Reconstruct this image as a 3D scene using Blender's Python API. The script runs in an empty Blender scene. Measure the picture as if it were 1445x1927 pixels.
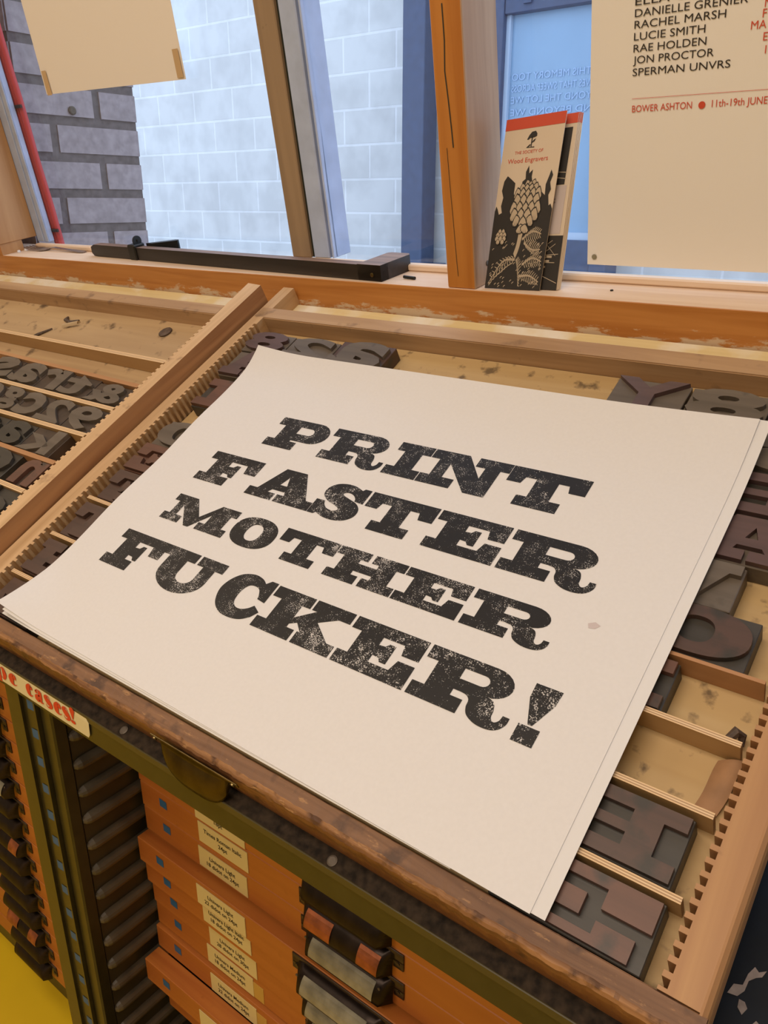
import bpy, bmesh, math, random
from mathutils import Matrix, Vector
random.seed(4)
C = bpy.context.scene.collection
SC = bpy.context.scene

# ------------------------------------------------------------------ camera, world, lamps
H0 = 1.33
YAW, PITCH, ROLL, SLOPE, LEAN = (math.radians(a) for a in (37.4307, 21.2246, -0.0644, 28.6115, 10.2562))
fw = Vector((-math.sin(YAW)*math.cos(PITCH), math.cos(YAW)*math.cos(PITCH), -math.sin(PITCH)))
rt = Vector((math.cos(YAW), math.sin(YAW), 0)); dn = fw.cross(rt)
r2 = rt*math.cos(ROLL)+dn*math.sin(ROLL); d2 = dn*math.cos(ROLL)-rt*math.sin(ROLL)
cam = bpy.data.cameras.new('camera'); co = bpy.data.objects.new('camera', cam); C.objects.link(co)
co.matrix_world = Matrix(((r2.x, -d2.x, -fw.x, 0), (r2.y, -d2.y, -fw.y, 0), (r2.z, -d2.z, -fw.z, H0), (0, 0, 0, 1)))
cam.sensor_fit = 'VERTICAL'; cam.sensor_height = 24.0; cam.lens = 1500.96/1927*24.0; cam.clip_start = 0.02
SC.camera = co
SC.view_settings.view_transform = 'Standard'; SC.view_settings.look = 'None'
SC.view_settings.gamma = 1; SC.view_settings.use_curve_mapping = False
SC.view_settings.exposure = 0.0
W = bpy.data.worlds.new('sky'); SC.world = W; W.use_nodes = True
bg = W.node_tree.nodes['Background']; bg.inputs[0].default_value = (0.64, 0.77, 1.0, 1); bg.inputs[1].default_value = 2.15
def area(name, loc, size, power, col, rot=(0, 0, 0)):
    l = bpy.data.lights.new(name, 'AREA'); l.shape = 'RECTANGLE'; l.size, l.size_y = size; l.energy = power; l.color = col
    o = bpy.data.objects.new(name, l); C.objects.link(o); o.location = loc; o.rotation_euler = rot; return o
WARM = (1.0, 0.845, 0.70)
area('ceiling_lamp', (-0.5, -0.25, 2.66), (1.5, 0.35), 13, WARM)
area('ceiling_lamp', (-0.3, -1.3, 2.66), (1.8, 0.35), 30, WARM)
area('ceiling_lamp', (-2.2, -0.3, 2.66), (0.35, 1.5), 9, WARM)

# ------------------------------------------------------------------ frames
def frame(x, y, z, o): return Matrix(((x[0], y[0], z[0], o[0]), (x[1], y[1], z[1], o[1]), (x[2], y[2], z[2], o[2]), (0, 0, 0, 1)))
cs, sn = math.cos(SLOPE), math.sin(SLOPE)
nC = Vector((0, -sn, cs)); S = 0.53
FC = frame((1, 0, 0), (0, cs, sn), nC, Vector((0, 0, H0))-S*nC)      # (along case, up the slope, out of the slope)
cl, sl = math.cos(LEAN), math.sin(LEAN)
FW = frame((1, 0, 0), (0, -sl, cl), (0, -cl, -sl), (0, 0.8978, H0-0.1277))  # (along window, up the frame, into the room)
FG = Matrix.Translation((0, 0, H0))                                   # upright, height measured from the eye
F0 = Matrix.Identity(4)

# ------------------------------------------------------------------ materials
def newmat(name):
    m = bpy.data.materials.new(name); m.use_nodes = True
    return m, m.node_tree.nodes, m.node_tree.links, m.node_tree.nodes['Principled BSDF']
def plain(name, col, rough=0.6, metal=0.0, var=0.0, vs=40, bump=0.0, spec=None):
    m, N, L, b = newmat(name)
    b.inputs['Base Color'].default_value = (*col, 1); b.inputs['Roughness'].default_value = rough; b.inputs['Metallic'].default_value = metal
    if spec is not None: b.inputs['Specular IOR Level'].default_value = spec
    if var or bump:
        t = N.new('ShaderNodeTexCoord'); n = N.new('ShaderNodeTexNoise'); n.inputs['Scale'].default_value = vs; n.inputs['Detail'].default_value = 6
        L.new(t.outputs['Object'], n.inputs['Vector'])
        if var:
            r = N.new('ShaderNodeValToRGB'); r.color_ramp.elements[0].position = .3; r.color_ramp.elements[1].position = .7
            r.color_ramp.elements[0].color = (*[c*(1-var) for c in col], 1); r.color_ramp.elements[1].color = (*[min(1, c*(1+var*.6)) for c in col], 1)
            L.new(n.outputs['Fac'], r.inputs[0]); L.new(r.outputs[0], b.inputs['Base Color'])
        if bump:
            bp = N.new('ShaderNodeBump'); bp.inputs['Strength'].default_value = bump; bp.inputs['Distance'].default_value = .001
            L.new(n.outputs['Fac'], bp.inputs['Height']); L.new(bp.outputs[0], b.inputs['Normal'])
    return m
def wood(name, a, d, axis=0, sc=60, rough=0.5, stain=None, sscale=25, sth=.6, bump=.25, fleck=None, flake=None):
    """long streaks along one object axis, darker latewood lines, optional stains of their own"""
    m, N, L, b = newmat(name); b.inputs['Roughness'].default_value = rough
    t = N.new('ShaderNodeTexCoord'); mp = N.new('ShaderNodeMapping'); s = [sc, sc, sc]; s[axis] = sc*.05
    mp.inputs['Scale'].default_value = s; L.new(t.outputs['Object'], mp.inputs['Vector'])
    n1 = N.new('ShaderNodeTexNoise'); n1.inputs['Scale'].default_value = 1.0; n1.inputs['Detail'].default_value = 8; n1.inputs['Distortion'].default_value = .9
    L.new(mp.outputs[0], n1.inputs['Vector'])
    r = N.new('ShaderNodeValToRGB'); e = r.color_ramp.elements; e[0].position = .33; e[1].position = .66; e[0].color = (*d, 1); e[1].color = (*a, 1)
    L.new(n1.outputs['Fac'], r.inputs[0]); out = r.outputs[0]
    n2 = N.new('ShaderNodeTexNoise'); n2.inputs['Scale'].default_value = sscale; n2.inputs['Detail'].default_value = 5; L.new(t.outputs['Object'], n2.inputs['Vector'])
    if stain:
        rr = N.new('ShaderNodeValToRGB'); rr.color_ramp.elements[0].position = sth; rr.color_ramp.elements[1].position = sth+.12
        L.new(n2.outputs['Fac'], rr.inputs[0])
        mx = N.new('ShaderNodeMix'); mx.data_type = 'RGBA'; L.new(rr.outputs[0], mx.inputs[0]); L.new(out, mx.inputs[6]); mx.inputs[7].default_value = (*stain, 1); out = mx.outputs[2]
    if fleck:
        n3 = N.new('ShaderNodeTexNoise'); n3.inputs['Scale'].default_value = 1; n3.inputs['Detail'].default_value = 9; n3.inputs['Roughness'].default_value = .7
        mp3 = N.new('ShaderNodeMapping'); s3 = [160]*3; s3[axis] = 45; mp3.inputs['Scale'].default_value = s3; L.new(t.outputs['Object'], mp3.inputs['Vector']); L.new(mp3.outputs[0], n3.inputs['Vector'])
        r3 = N.new('ShaderNodeValToRGB'); r3.color_ramp.elements[0].position = .58; r3.color_ramp.elements[1].position = .66; L.new(n3.outputs['Fac'], r3.inputs[0])
        mx = N.new('ShaderNodeMix'); mx.data_type = 'RGBA'; L.new(r3.outputs[0], mx.inputs[0]); L.new(out, mx.inputs[6]); mx.inputs[7].default_value = (*fleck, 1); out = mx.outputs[2]
    if flake:
        # remains of old white paint along the beam's lower edge (object y), broken up by noise
        n4 = N.new('ShaderNodeTexNoise'); n4.inputs['Scale'].default_value = 1; n4.inputs['Detail'].default_value = 10; n4.inputs['Roughness'].default_value = .72
        mp4 = N.new('ShaderNodeMapping'); mp4.inputs['Scale'].default_value = (18, 60, 60); L.new(t.outputs['Object'], mp4.inputs['Vector']); L.new(mp4.outputs[0], n4.inputs['Vector'])
        sp4 = N.new('ShaderNodeSeparateXYZ'); L.new(t.outputs['Object'], sp4.inputs[0]); mr = N.new('ShaderNodeMapRange'); mr.inputs[1].default_value = -.016; mr.inputs[2].default_value = .012; mr.inputs[3].default_value = .16; mr.inputs[4].default_value = -.10; L.new(sp4.outputs[1], mr.inputs[0])
        ad = N.new('ShaderNodeMath'); L.new(n4.outputs['Fac'], ad.inputs[0]); L.new(mr.outputs[0], ad.inputs[1])
        r4 = N.new('ShaderNodeValToRGB'); r4.color_ramp.elements[0].position = .60; r4.color_ramp.elements[1].position = .66; L.new(ad.outputs[0], r4.inputs[0])
        mx = N.new('ShaderNodeMix'); mx.data_type = 'RGBA'; L.new(r4.outputs[0], mx.inputs[0]); L.new(out, mx.inputs[6]); mx.inputs[7].default_value = (*flake, 1); out = mx.outputs[2]
    L.new(out, b.inputs['Base Color'])
    bp = N.new('ShaderNodeBump'); bp.inputs['Strength'].default_value = bump; bp.inputs['Distance'].default_value = .001
    L.new(n1.outputs['Fac'], bp.inputs['Height']); L.new(bp.outputs[0], b.inputs['Normal'])
    return m
def layered(name, cols, axis=1, period=.0045):
    """plywood: plies across the thickness"""
    m, N, L, b = newmat(name); b.inputs['Roughness'].default_value = .55
    t = N.new('ShaderNodeTexCoord'); sp = N.new('ShaderNodeSeparateXYZ'); L.new(t.outputs['Object'], sp.inputs[0])
    mu = N.new('ShaderNodeMath'); mu.operation = 'MULTIPLY_ADD'; mu.inputs[1].default_value = 1/period; mu.inputs[2].default_value = .5; L.new(sp.outputs[axis], mu.inputs[0])
    r = N.new('ShaderNodeValToRGB'); r.color_ramp.interpolation = 'CONSTANT'
    k = len(cols)
    while len(r.color_ramp.elements) < k: r.color_ramp.elements.new(.5)
    for i, c in enumerate(cols): r.color_ramp.elements[i].position = i/k; r.color_ramp.elements[i].color = (*c, 1)
    L.new(mu.outputs[0], r.inputs[0]); L.new(r.outputs[0], b.inputs['Base Color'])
    return m
def ink(name, col, paper, size=900, amount=.70, patch=.5):
    m, N, L, b = newmat(name); b.inputs['Roughness'].default_value = .42; b.inputs['Specular IOR Level'].default_value = .32
    t = N.new('ShaderNodeTexCoord'); n = N.new('ShaderNodeTexNoise'); n.inputs['Scale'].default_value = size; n.inputs['Detail'].default_value = 3
    p = N.new('ShaderNodeTexNoise'); p.inputs['Scale'].default_value = 22; p.inputs['Detail'].default_value = 2
    q = N.new('ShaderNodeTexNoise'); q.inputs['Scale'].default_value = 160; q.inputs['Detail'].default_value = 4
    for x in (n, p, q): L.new(t.outputs['Object'], x.inputs['Vector'])
    a1 = N.new('ShaderNodeMath'); a1.operation = 'MULTIPLY_ADD'; a1.inputs[1].default_value = patch*.55; L.new(p.outputs['Fac'], a1.inputs[0]); L.new(n.outputs['Fac'], a1.inputs[2])
    a2 = N.new('ShaderNodeMath'); a2.operation = 'MULTIPLY_ADD'; a2.inputs[1].default_value = .45; L.new(q.outputs['Fac'], a2.inputs[0]); L.new(a1.outputs[0], a2.inputs[2])
    r = N.new('ShaderNodeValToRGB'); r.color_ramp.elements[0].position = amount; r.color_ramp.elements[1].position = amount+.035
    ml = N.new('ShaderNodeMath'); ml.operation = 'MULTIPLY'; ml.inputs[1].default_value = .6; L.new(a2.outputs[0], ml.inputs[0])
    L.new(ml.outputs[0], r.inputs[0])
    mx = N.new('ShaderNodeMix'); mx.data_type = 'RGBA'; L.new(r.outputs[0], mx.inputs[0]); mx.inputs[6].default_value = (*col, 1); mx.inputs[7].default_value = (*paper, 1)
    L.new(mx.outputs[2], b.inputs['Base Color'])
    return m
def glassmat(name, tint=(1, 1, 1), gl=.06):
    m, N, L, b = newmat(name); N.remove(b)
    tr = N.new('ShaderNodeBsdfTransparent'); tr.inputs[0].default_value = (*tint, 1)
    g = N.new('ShaderNodeBsdfGlossy'); g.inputs['Roughness'].default_value = .02
    mx = N.new('ShaderNodeMixShader'); mx.inputs[0].default_value = gl
    L.new(tr.outputs[0], mx.inputs[1]); L.new(g.outputs[0], mx.inputs[2]); L.new(mx.outputs[0], N['Material Output'].inputs[0])
    return m
def blockwall(name, c1, c2, mortar, bw, bh, x0, z0, mort=.01):
    m, N, L, b = newmat(name); b.inputs['Roughness'].default_value = .8
    t = N.new('ShaderNodeTexCoord'); sp = N.new('ShaderNodeSeparateXYZ'); L.new(t.outputs['Object'], sp.inputs[0])
    cb = N.new('ShaderNodeCombineXYZ')
    for k, (ax, off) in enumerate(((0, x0), (2, z0))):
        a = N.new('ShaderNodeMath'); a.operation = 'SUBTRACT'; a.inputs[1].default_value = off; L.new(sp.outputs[ax], a.inputs[0]); L.new(a.outputs[0], cb.inputs[k])
    br = N.new('ShaderNodeTexBrick'); br.offset = .5; br.inputs['Scale'].default_value = 1; br.inputs['Brick Width'].default_value = bw; br.inputs['Row Height'].default_value = bh
    br.inputs['Mortar Size'].default_value = mort; br.inputs['Mortar Smooth'].default_value = .5; br.inputs['Color1'].default_value = (*c1, 1); br.inputs['Color2'].default_value = (*c2, 1); br.inputs['Mortar'].default_value = (*mortar, 1)
    L.new(cb.outputs[0], br.inputs['Vector'])
    n = N.new('ShaderNodeTexNoise'); n.inputs['Scale'].default_value = 6; n.inputs['Detail'].default_value = 8; L.new(t.outputs['Object'], n.inputs['Vector'])
    r = N.new('ShaderNodeValToRGB'); r.color_ramp.elements[0].color = (.86, .86, .86, 1); r.color_ramp.elements[1].color = (1, 1, 1, 1); r.color_ramp.elements[0].position = .35; r.color_ramp.elements[1].position = .6
    L.new(n.outputs['Fac'], r.inputs[0])
    mx = N.new('ShaderNodeMix'); mx.data_type = 'RGBA'; mx.blend_type = 'MULTIPLY'; mx.inputs[0].default_value = 1; L.new(br.outputs['Color'], mx.inputs[6]); L.new(r.outputs[0], mx.inputs[7])
    L.new(mx.outputs[2], b.inputs['Base Color'])
    bp = N.new('ShaderNodeBump'); bp.inputs['Strength'].default_value = .4; bp.inputs['Distance'].default_value = .004; L.new(br.outputs['Fac'], bp.inputs['Height']); bp.invert = True; L.new(bp.outputs[0], b.inputs['Normal'])
    return m
PAPERC = (.715, .69, .665)
M = dict(
 rail=wood('worn_wood_daylit', (.66, .44, .235), (.50, .31, .15), 1, 50, .55, (.24, .13, .06), 30, .64),  # worn wood, made paler still for daylight grazing the rail
 railx=wood('pale_worn_wood_across', (.50, .32, .17), (.36, .21, .10), 0, 50, .55, (.22, .13, .07), 30, .62),
 rightrail=wood('beech_rail', (.46, .25, .10), (.36, .175, .07), 1, 40, .5, (.17, .075, .035), 45, .68),
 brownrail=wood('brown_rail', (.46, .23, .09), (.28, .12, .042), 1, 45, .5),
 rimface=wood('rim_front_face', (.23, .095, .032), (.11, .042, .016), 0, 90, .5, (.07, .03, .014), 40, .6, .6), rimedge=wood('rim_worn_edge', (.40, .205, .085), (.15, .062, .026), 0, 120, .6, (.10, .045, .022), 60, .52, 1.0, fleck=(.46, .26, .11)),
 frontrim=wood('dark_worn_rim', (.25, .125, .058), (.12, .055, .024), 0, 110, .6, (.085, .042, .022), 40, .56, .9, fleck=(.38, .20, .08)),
 board=wood('stained_board', (.56, .39, .18), (.45, .29, .12), 0, 22, .6, (.17, .11, .05), 60, .60),
 board2=wood('scraped_board', (.52, .36, .19), (.40, .26, .13), 0, 30, .7, (.13, .08, .04), 35, .60, .8),
 sill=wood('orange_pine', (.56, .24, .06), (.44, .165, .034), 0, 75, .4, flake=(.62, .46, .30)),
 silltop=wood('daylit_pine', (.84, .66, .50), (.74, .54, .38), 0, 60, .6),  # paler than the beam front: daylight put into the colour
 post=wood('orange_pine_post', (.54, .215, .04), (.43, .15, .022), 1, 45, .4),
 postside=wood('daylit_pine_post', (.50, .32, .19), (.38, .23, .13), 1, 60, .5),  # window light on the post's right face, painted into its tone
 jambside=wood('lit_jamb_side', (.54, .30, .125), (.44, .22, .08), 1, 50, .5),  # lighter tone stands for the light on the jamb's side
 ledge=wood('cream_ledge', (.80, .66, .36), (.70, .55, .26), 0, 50, .35, (.86, .82, .70), 9, .5),
 strip=layered('plywood_strip', ((.72, .50, .27), (.40, .24, .12), (.74, .54, .32), (.42, .26, .13), (.72, .50, .27))),
 stripside=wood('plywood_face', (.50, .31, .13), (.42, .25, .10), 0, 40, .5),
 stripold=wood('old_strip', (.50, .27, .12), (.38, .18, .07), 0, 40, .5),
 t_brown=wood('type_brown', (.095, .050, .035), (.055, .031, .023), 0, 45, .42, (.036, .029, .022), 30, .50, .12),
 t_red=wood('type_red_brown', (.15, .066, .040), (.085, .040, .027), 0, 40, .42, (.045, .033, .026), 30, .52, .12),
 t_purple=wood('type_purple', (.115, .064, .056), (.072, .042, .038), 0, 45, .42, (.06, .045, .037), 25, .58, .12),
 t_grey=wood('type_grey', (.135, .106, .078), (.095, .074, .053), 0, 60, .5, (.05, .04, .03), 30, .6, .12),
 t_dark=wood('type_dark', (.05, .043, .034), (.03, .026, .02), 0, 50, .45, (.07, .06, .045), 30, .6, .12),
 t_side=wood('type_side', (.07, .045, .03), (.04, .026, .018), 2, 40, .5),
 paper=plain('paper', PAPERC, .75, var=.02, vs=300, bump=.03),
 paper2=plain('paper_under', (.72, .70, .675), .75),
 cream=plain('cream_paper', (.87, .83, .76), .8), cream2=plain('aged_paper', (.87, .81, .73), .8),
 ink=ink('letterpress_ink', (.0135, .0125, .0125), (.58, .55, .52), 1000, .655, .85),
 black=plain('black_print', (.022, .016, .012), .6), red=plain('red_print', (.62, .075, .03), .6), redcable=plain('red_cable', (.55, .055, .06), .5),
 bar=plain('olive_enamel', (.030, .025, .009), .32, var=.25, vs=60), bar_highlight=plain('olive_edge_highlight', (.055, .044, .016), .35),  # lighter olive paints the highlight along the bar's top edge
 grime=plain('grimy_ledge', (.030, .020, .012), .7, var=.7, vs=160, bump=.2, spec=.12), runner_lit=plain('runner_lit_enamel', (.085, .068, .045), .35, var=.3, vs=40), side=plain('dark_enamel', (.040, .034, .020), .38, var=.2, vs=30),  # runners lighter than the panel, painting the light their tops catch
 case=wood('orange_case', (.46, .155, .028), (.36, .105, .018), 0, 35, .45, (.25, .07, .015), 40, .68), caseside=wood('orange_case_dark', (.25, .09, .02), (.18, .06, .015), 1, 35, .5),
 label=plain('cream_label', (.62, .50, .22), .6), labeldark=plain('amber_tape', (.50, .30, .06), .5), tape=plain('blue_tape', (.02, .10, .24), .5),
 metal=plain('dark_bronze', (.055, .038, .030), .35, .6, var=.4, vs=60), copper=plain('worn_copper', (.34, .10, .035), .4, .5, var=.4, vs=90),
 plate=plain('label_window', (.24, .22, .15), .35, var=.5, vs=45), brass=plain('aged_brass', (.17, .125, .05), .28, .9, var=.5, vs=40), screw=plain('steel_screw', (.10, .08, .06), .55, .4),
 pale_label=plain('pale_label', (.70, .62, .36), .55), fatred=plain('orange_red_print', (.62, .05, .015), .55),
 yellow=plain('yellow_floor', (.74, .49, .006), .5, var=.04, vs=8), white=plain('white_plaster', (.75, .72, .68), .8),
 blueblack=plain('blue_black_paint', (.006, .013, .026), .5, var=.6, vs=14, bump=.2, spec=.2), chip=plain('bare_plaster', (.33, .27, .24), .8, var=.3, vs=120),
 daylit_frame=plain('grey_daylit_frame', (.46, .55, .76), .45, var=.12, vs=30), roomlit_frame=wood('beige_roomlit_frame', (.36, .25, .15), (.29, .20, .12), 1, 40, .45, (.16, .11, .07), 60, .68), dark_gap=plain('black_gap', (.02, .025, .018), .6),  # one metal frame: beige paints room light, blue-grey paints daylight
 glass=glassmat('window_glass', (.96, .97, .98), .05), blue=plain('blue_steel', (.050, .080, .155), .45, var=.15, vs=20),
 door_reflection=plain('pale_blue_reflection', (.27, .43, .60), .25, var=.12, vs=1.5), frost=plain('frosted_letters', (.36, .52, .74), .4), palestrip=plain('pale_frame_edge', (.50, .62, .76), .4),  # opaque pale blue paints the reflection in the door glass
 brick=plain('grey_brick', (.37, .32, .33), .85, var=.22, vs=60, bump=.6), mortar=plain('dark_mortar', (.15, .13, .13), .9, var=.3, vs=80, bump=.5),
 blocks=blockwall('white_blocks', (.67, .68, .66), (.64, .645, .625), (.77, .78, .77), .449, .2225, -3.7656, H0+.8192),
 paving=plain('paving', (.4, .4, .42), .8, var=.2, vs=5),
 ebony=wood('dark_stained_bar', (.030, .022, .018), (.014, .011, .010), 0, 60, .4), barworn=wood('worn_bar_top', (.30, .18, .12), (.17, .10, .065), 0, 70, .5), iron=plain('black_iron', (.02, .02, .018), .4, .5),
 steel=plain('tarnished_fork', (.33, .29, .29), .32, .8), bit=plain('white_bead', (.8, .8, .82), .5), bark=plain('dry_leaf', (.10, .065, .045), .6, var=.5, vs=200), chipwood=plain('wood_shaving', (.62, .48, .30), .7), kraft=plain('brown_paper', (.33, .175, .08), .7, var=.2, vs=60),
 woodcut=plain('woodcut_black', (.020, .016, .013), .6), bract=plain('woodcut_pale', (.52, .42, .30), .7), leafwhite=plain('leaflet_paper', (.70, .58, .44), .6), leafpale=plain('leaflet_inside', (.56, .48, .46), .6),
 tapecol=plain('old_tape', (.58, .40, .21), .5),
)

# ------------------------------------------------------------------ building
class B:
    def __init__(s): s.bm = bmesh.new()
    def box(s, x0, x1, y0, y1, z0, z1, bev=0.0, seg=1):
        t = bmesh.new(); bmesh.ops.create_cube(t, size=1)
        for v in t.verts: v.co = Vector(((x0+x1)/2+v.co.x*(x1-x0), (y0+y1)/2+v.co.y*(y1-y0), (z0+z1)/2+v.co.z*(z1-z0)))
        if bev: bmesh.ops.bevel(t, geom=t.edges[:], offset=bev, segments=seg, affect='EDGES')
        s.merge(t); return s
    def merge(s, t):
        me = bpy.data.meshes.new('t'); t.to_mesh(me); t.free(); s.bm.from_mesh(me); bpy.data.meshes.remove(me)
    def poly(s, vs, fs):
        b = [s.bm.verts.new(v) for v in vs]
        for f in fs:
            try: s.bm.faces.new([b[i] for i in f])
            except ValueError: pass
        return s
    def prism(s, pts, lo, hi, axis=0):
        """closed outline pts (two remaining axes, in order) swept from lo to hi along axis"""
        def mk(p, q): return {0: (q, p[0], p[1]), 1: (p[0], q, p[1]), 2: (p[0], p[1], q)}[axis]
        n = len(pts); vs = [mk(p, lo) for p in pts]+[mk(p, hi) for p in pts]
        fs = [tuple(range(n-1, -1, -1)), tuple(range(n, 2*n))]+[(i, (i+1) % n, n+(i+1) % n, n+i) for i in range(n)]
        s.poly(vs, fs); bmesh.ops.recalc_face_normals(s.bm, faces=s.bm.faces[:]); return s
    def tube(s, pts, r, seg=8, taper=None):
        pts = [Vector(p) for p in pts]; rings = []
        for i, p in enumerate(pts):
            d = (pts[min(i+1, len(pts)-1)]-pts[max(i-1, 0)]).normalized(); a = Vector((0, 0, 1)) if abs(d.z) < .9 else Vector((1, 0, 0))
            u = d.cross(a).normalized(); w = d.cross(u); rr = r*(taper[i] if taper else 1)
            rings.append([s.bm.verts.new(p+rr*(math.cos(2*math.pi*k/seg)*u+math.sin(2*math.pi*k/seg)*w)) for k in range(seg)])
        for a, b in zip(rings, rings[1:]):
            for k in range(seg): s.bm.faces.new((a[k], a[(k+1) % seg], b[(k+1) % seg], b[k]))
        s.bm.faces.new(rings[0][::-1]); s.bm.faces.new(rings[-1]); return s
    def disc(s, c, r, h, axis=2, seg=16, dome=0):
        ax = [(1, 2, 0), (2, 0, 1), (0, 1, 2)][axis]
        def mk(rad, z):
            o = []
            for k in range(seg):
                v = [0, 0, 0]; v[ax[0]] = c[ax[0]]+rad*math.cos(2*math.pi*k/seg); v[ax[1]] = c[ax[1]]+rad*math.sin(2*math.pi*k/seg); v[ax[2]] = c[ax[2]]+z
                o.append(s.bm.verts.new(v))
            return o
        R = [mk(r, 0), mk(r, h*.6), mk(r*.7, h)] if dome else [mk(r, 0), mk(r, h)]
        for a, b in zip(R, R[1:]):
            for k in range(seg): s.bm.faces.new((a[k], a[(k+1) % seg], b[(k+1) % seg], b[k]))
        s.bm.faces.new(R[0][::-1]); s.bm.faces.new(R[-1]); return s
    def sheet(s, f, nu, nv, th):
        """paper: f(u,v)->point; gets a real thickness downwards"""
        top = [[s.bm.verts.new(f(i/nu, j/nv)) for i in range(nu+1)] for j in range(nv+1)]
        bot = [[s.bm.verts.new(Vector(f(i/nu, j/nv))-Vector((0, 0, th))) for i in range(nu+1)] for j in range(nv+1)]
        for j in range(nv):
            for i in range(nu):
                s.bm.faces.new((top[j][i], top[j][i+1], top[j+1][i+1], top[j+1][i])); s.bm.faces.new((bot[j][i], bot[j+1][i], bot[j+1][i+1], bot[j][i+1]))
        P = [top[0][i] for i in range(nu+1)]+[top[j][nu] for j in range(1, nv+1)]+[top[nv][i] for i in range(nu-1, -1, -1)]+[top[j][0] for j in range(nv-1, 0, -1)]
        a = [s.bm.verts.new(v.co) for v in P]; b = [s.bm.verts.new(v.co-Vector((0, 0, th))) for v in P]; n = len(P)
        for i in range(n): s.bm.faces.new((b[i], b[(i+1) % n], a[(i+1) % n], a[i]))
        return s
    def build(s, name, mat, parent=None, org=(0, 0, 0), fr=F0, smooth=False, faces=None):
        me = bpy.data.meshes.new(name); org = Vector(org)
        for v in s.bm.verts: v.co -= org
        s.bm.normal_update(); s.bm.to_mesh(me); s.bm.free()
        for mm in (mat if isinstance(mat, (list, tuple)) else [mat]): me.materials.append(M[mm])
        if faces:
            for p in me.polygons: p.material_index = faces(p)
        if smooth:
            for p in me.polygons: p.use_smooth = smooth != 'sheet' or abs(p.normal.z) > .5
        o = bpy.data.objects.new(name, me); C.objects.link(o)
        if parent: o.parent = parent
        else: o.matrix_world = fr @ Matrix.Translation(org)
        return o
def tag(o, label=None, cat=None, group=None, kind=None):
    for k, v in (('label', label), ('category', cat), ('group', group), ('kind', kind)):
        if v: o[k] = v
    return o
def thing(name, label, cat, fr, org, group=None, kind=None, rot=None):
    o = bpy.data.objects.new(name, None); o.empty_display_size = .02; C.objects.link(o)
    o.matrix_world = fr @ Matrix.Translation(org) @ (rot or F0); return tag(o, label, cat, group, kind)

# ------------------------------------------------------------------ lettering
def arc(cx, cy, rx, ry, a0, a1, n=10): return [(cx+rx*math.cos(math.radians(a0+(a1-a0)*i/n)), cy+ry*math.sin(math.radians(a0+(a1-a0)*i/n))) for i in range(n+1)]
def sup(cx, cy, rx, ry, n=36, e=2.35):
    o = []
    for i in range(n):
        t = 2*math.pi*i/n; c, s_ = math.cos(t), math.sin(t); o.append((cx+rx*math.copysign(abs(c)**(2/e), c), cy+ry*math.copysign(abs(s_)**(2/e), s_)))
    return o
def spline(P, n=6):
    o = []; P = [P[0]]+list(P)+[P[-1]]
    for i in range(1, len(P)-2):
        p0, p1, p2, p3 = P[i-1:i+3]
        for k in range(n):
            t = k/n; o.append(tuple(.5*((2*p1[j])+(-p0[j]+p2[j])*t+(2*p0[j]-5*p1[j]+4*p2[j]-p3[j])*t*t+(-p0[j]+3*p1[j]-3*p2[j]+p3[j])*t**3) for j in (0, 1)))
    o.append(tuple(P[-2])); return o
def stroke(P, w):
    P = spline(P); L_, R_ = [], []; n = len(P)
    for i, p in enumerate(P):
        a, b = P[max(i-1, 0)], P[min(i+1, n-1)]; d = math.hypot(b[0]-a[0], b[1]-a[1]) or 1
        nx, ny = -(b[1]-a[1])/d, (b[0]-a[0])/d; t = i/(n-1)*(len(w)-1); k = min(int(t), len(w)-2); ww = (w[k]+(w[k+1]-w[k])*(t-k))/2
        L_.append((p[0]+nx*ww, p[1]+ny*ww)); R_.append((p[0]-nx*ww, p[1]-ny*ww))
    return L_+R_[::-1]
# each glyph: (width / cap height, [[outline, hole, ...], ...])
G = {}
leg = spline([(1.33, .47), (1.47, .42), (1.53, .30), (1.55, .17), (1.62, .115), (1.69, .17), (1.71, .27)])
tail = spline([(1.83, .27), (1.82, .14), (1.73, .02), (1.58, -.035), (1.36, -.03), (1.17, .05), (1.09, .17), (1.07, .29), (1.0, .36), (.88, .38)])
G['P'] = (1.70, [[[(0, 1)]+arc(1.26, .655, .44, .345, 90, -90)+[(.74, .31), (.74, .26), (.97, .26), (.97, 0), (0, 0), (0, .26), (.24, .26), (.24, .74), (0, .74)], [(.74, .55)]+arc(1.10, .665, .13, .115, -90, 90, 8)+[(.74, .78)]]])
G['R'] = (1.84, [[[(0, 1)]+arc(1.26, .725, .40, .275, 90, -70)+leg+tail+[(.74, .38), (.74, .26), (.98, .26), (.98, 0), (0, 0), (0, .26), (.24, .26), (.24, .74), (0, .74)], [(.74, .59)]+arc(1.13, .69, .12, .10, -90, 90, 8)+[(.74, .79)]]])
G['I'] = (.92, [[[(0, 1), (.92, 1), (.92, .74), (.70, .74), (.70, .26), (.92, .26), (.92, 0), (0, 0), (0, .26), (.22, .26), (.22, .74), (0, .74)]]])
G['N'] = (1.93, [[[(0, 1), (.86, 1), (1.36, .44), (1.36, .74), (1.12, .74), (1.12, 1), (1.93, 1), (1.93, .74), (1.72, .74), (1.72, -.02), (1.22, -.02), (.55, .66), (.55, .26), (.86, .26), (.86, 0), (0, 0), (0, .26), (.23, .26), (.23, .74), (0, .74)]]])
G['T'] = (1.75, [[[(0, 1), (1.75, 1), (1.75, .57), (1.40, .57), (1.35, .75), (1.12, .75), (1.12, .26), (1.37, .26), (1.37, 0), (.40, 0), (.40, .26), (.63, .26), (.63, .75), (.38, .75), (.33, .57), (0, .57)]]])
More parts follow.
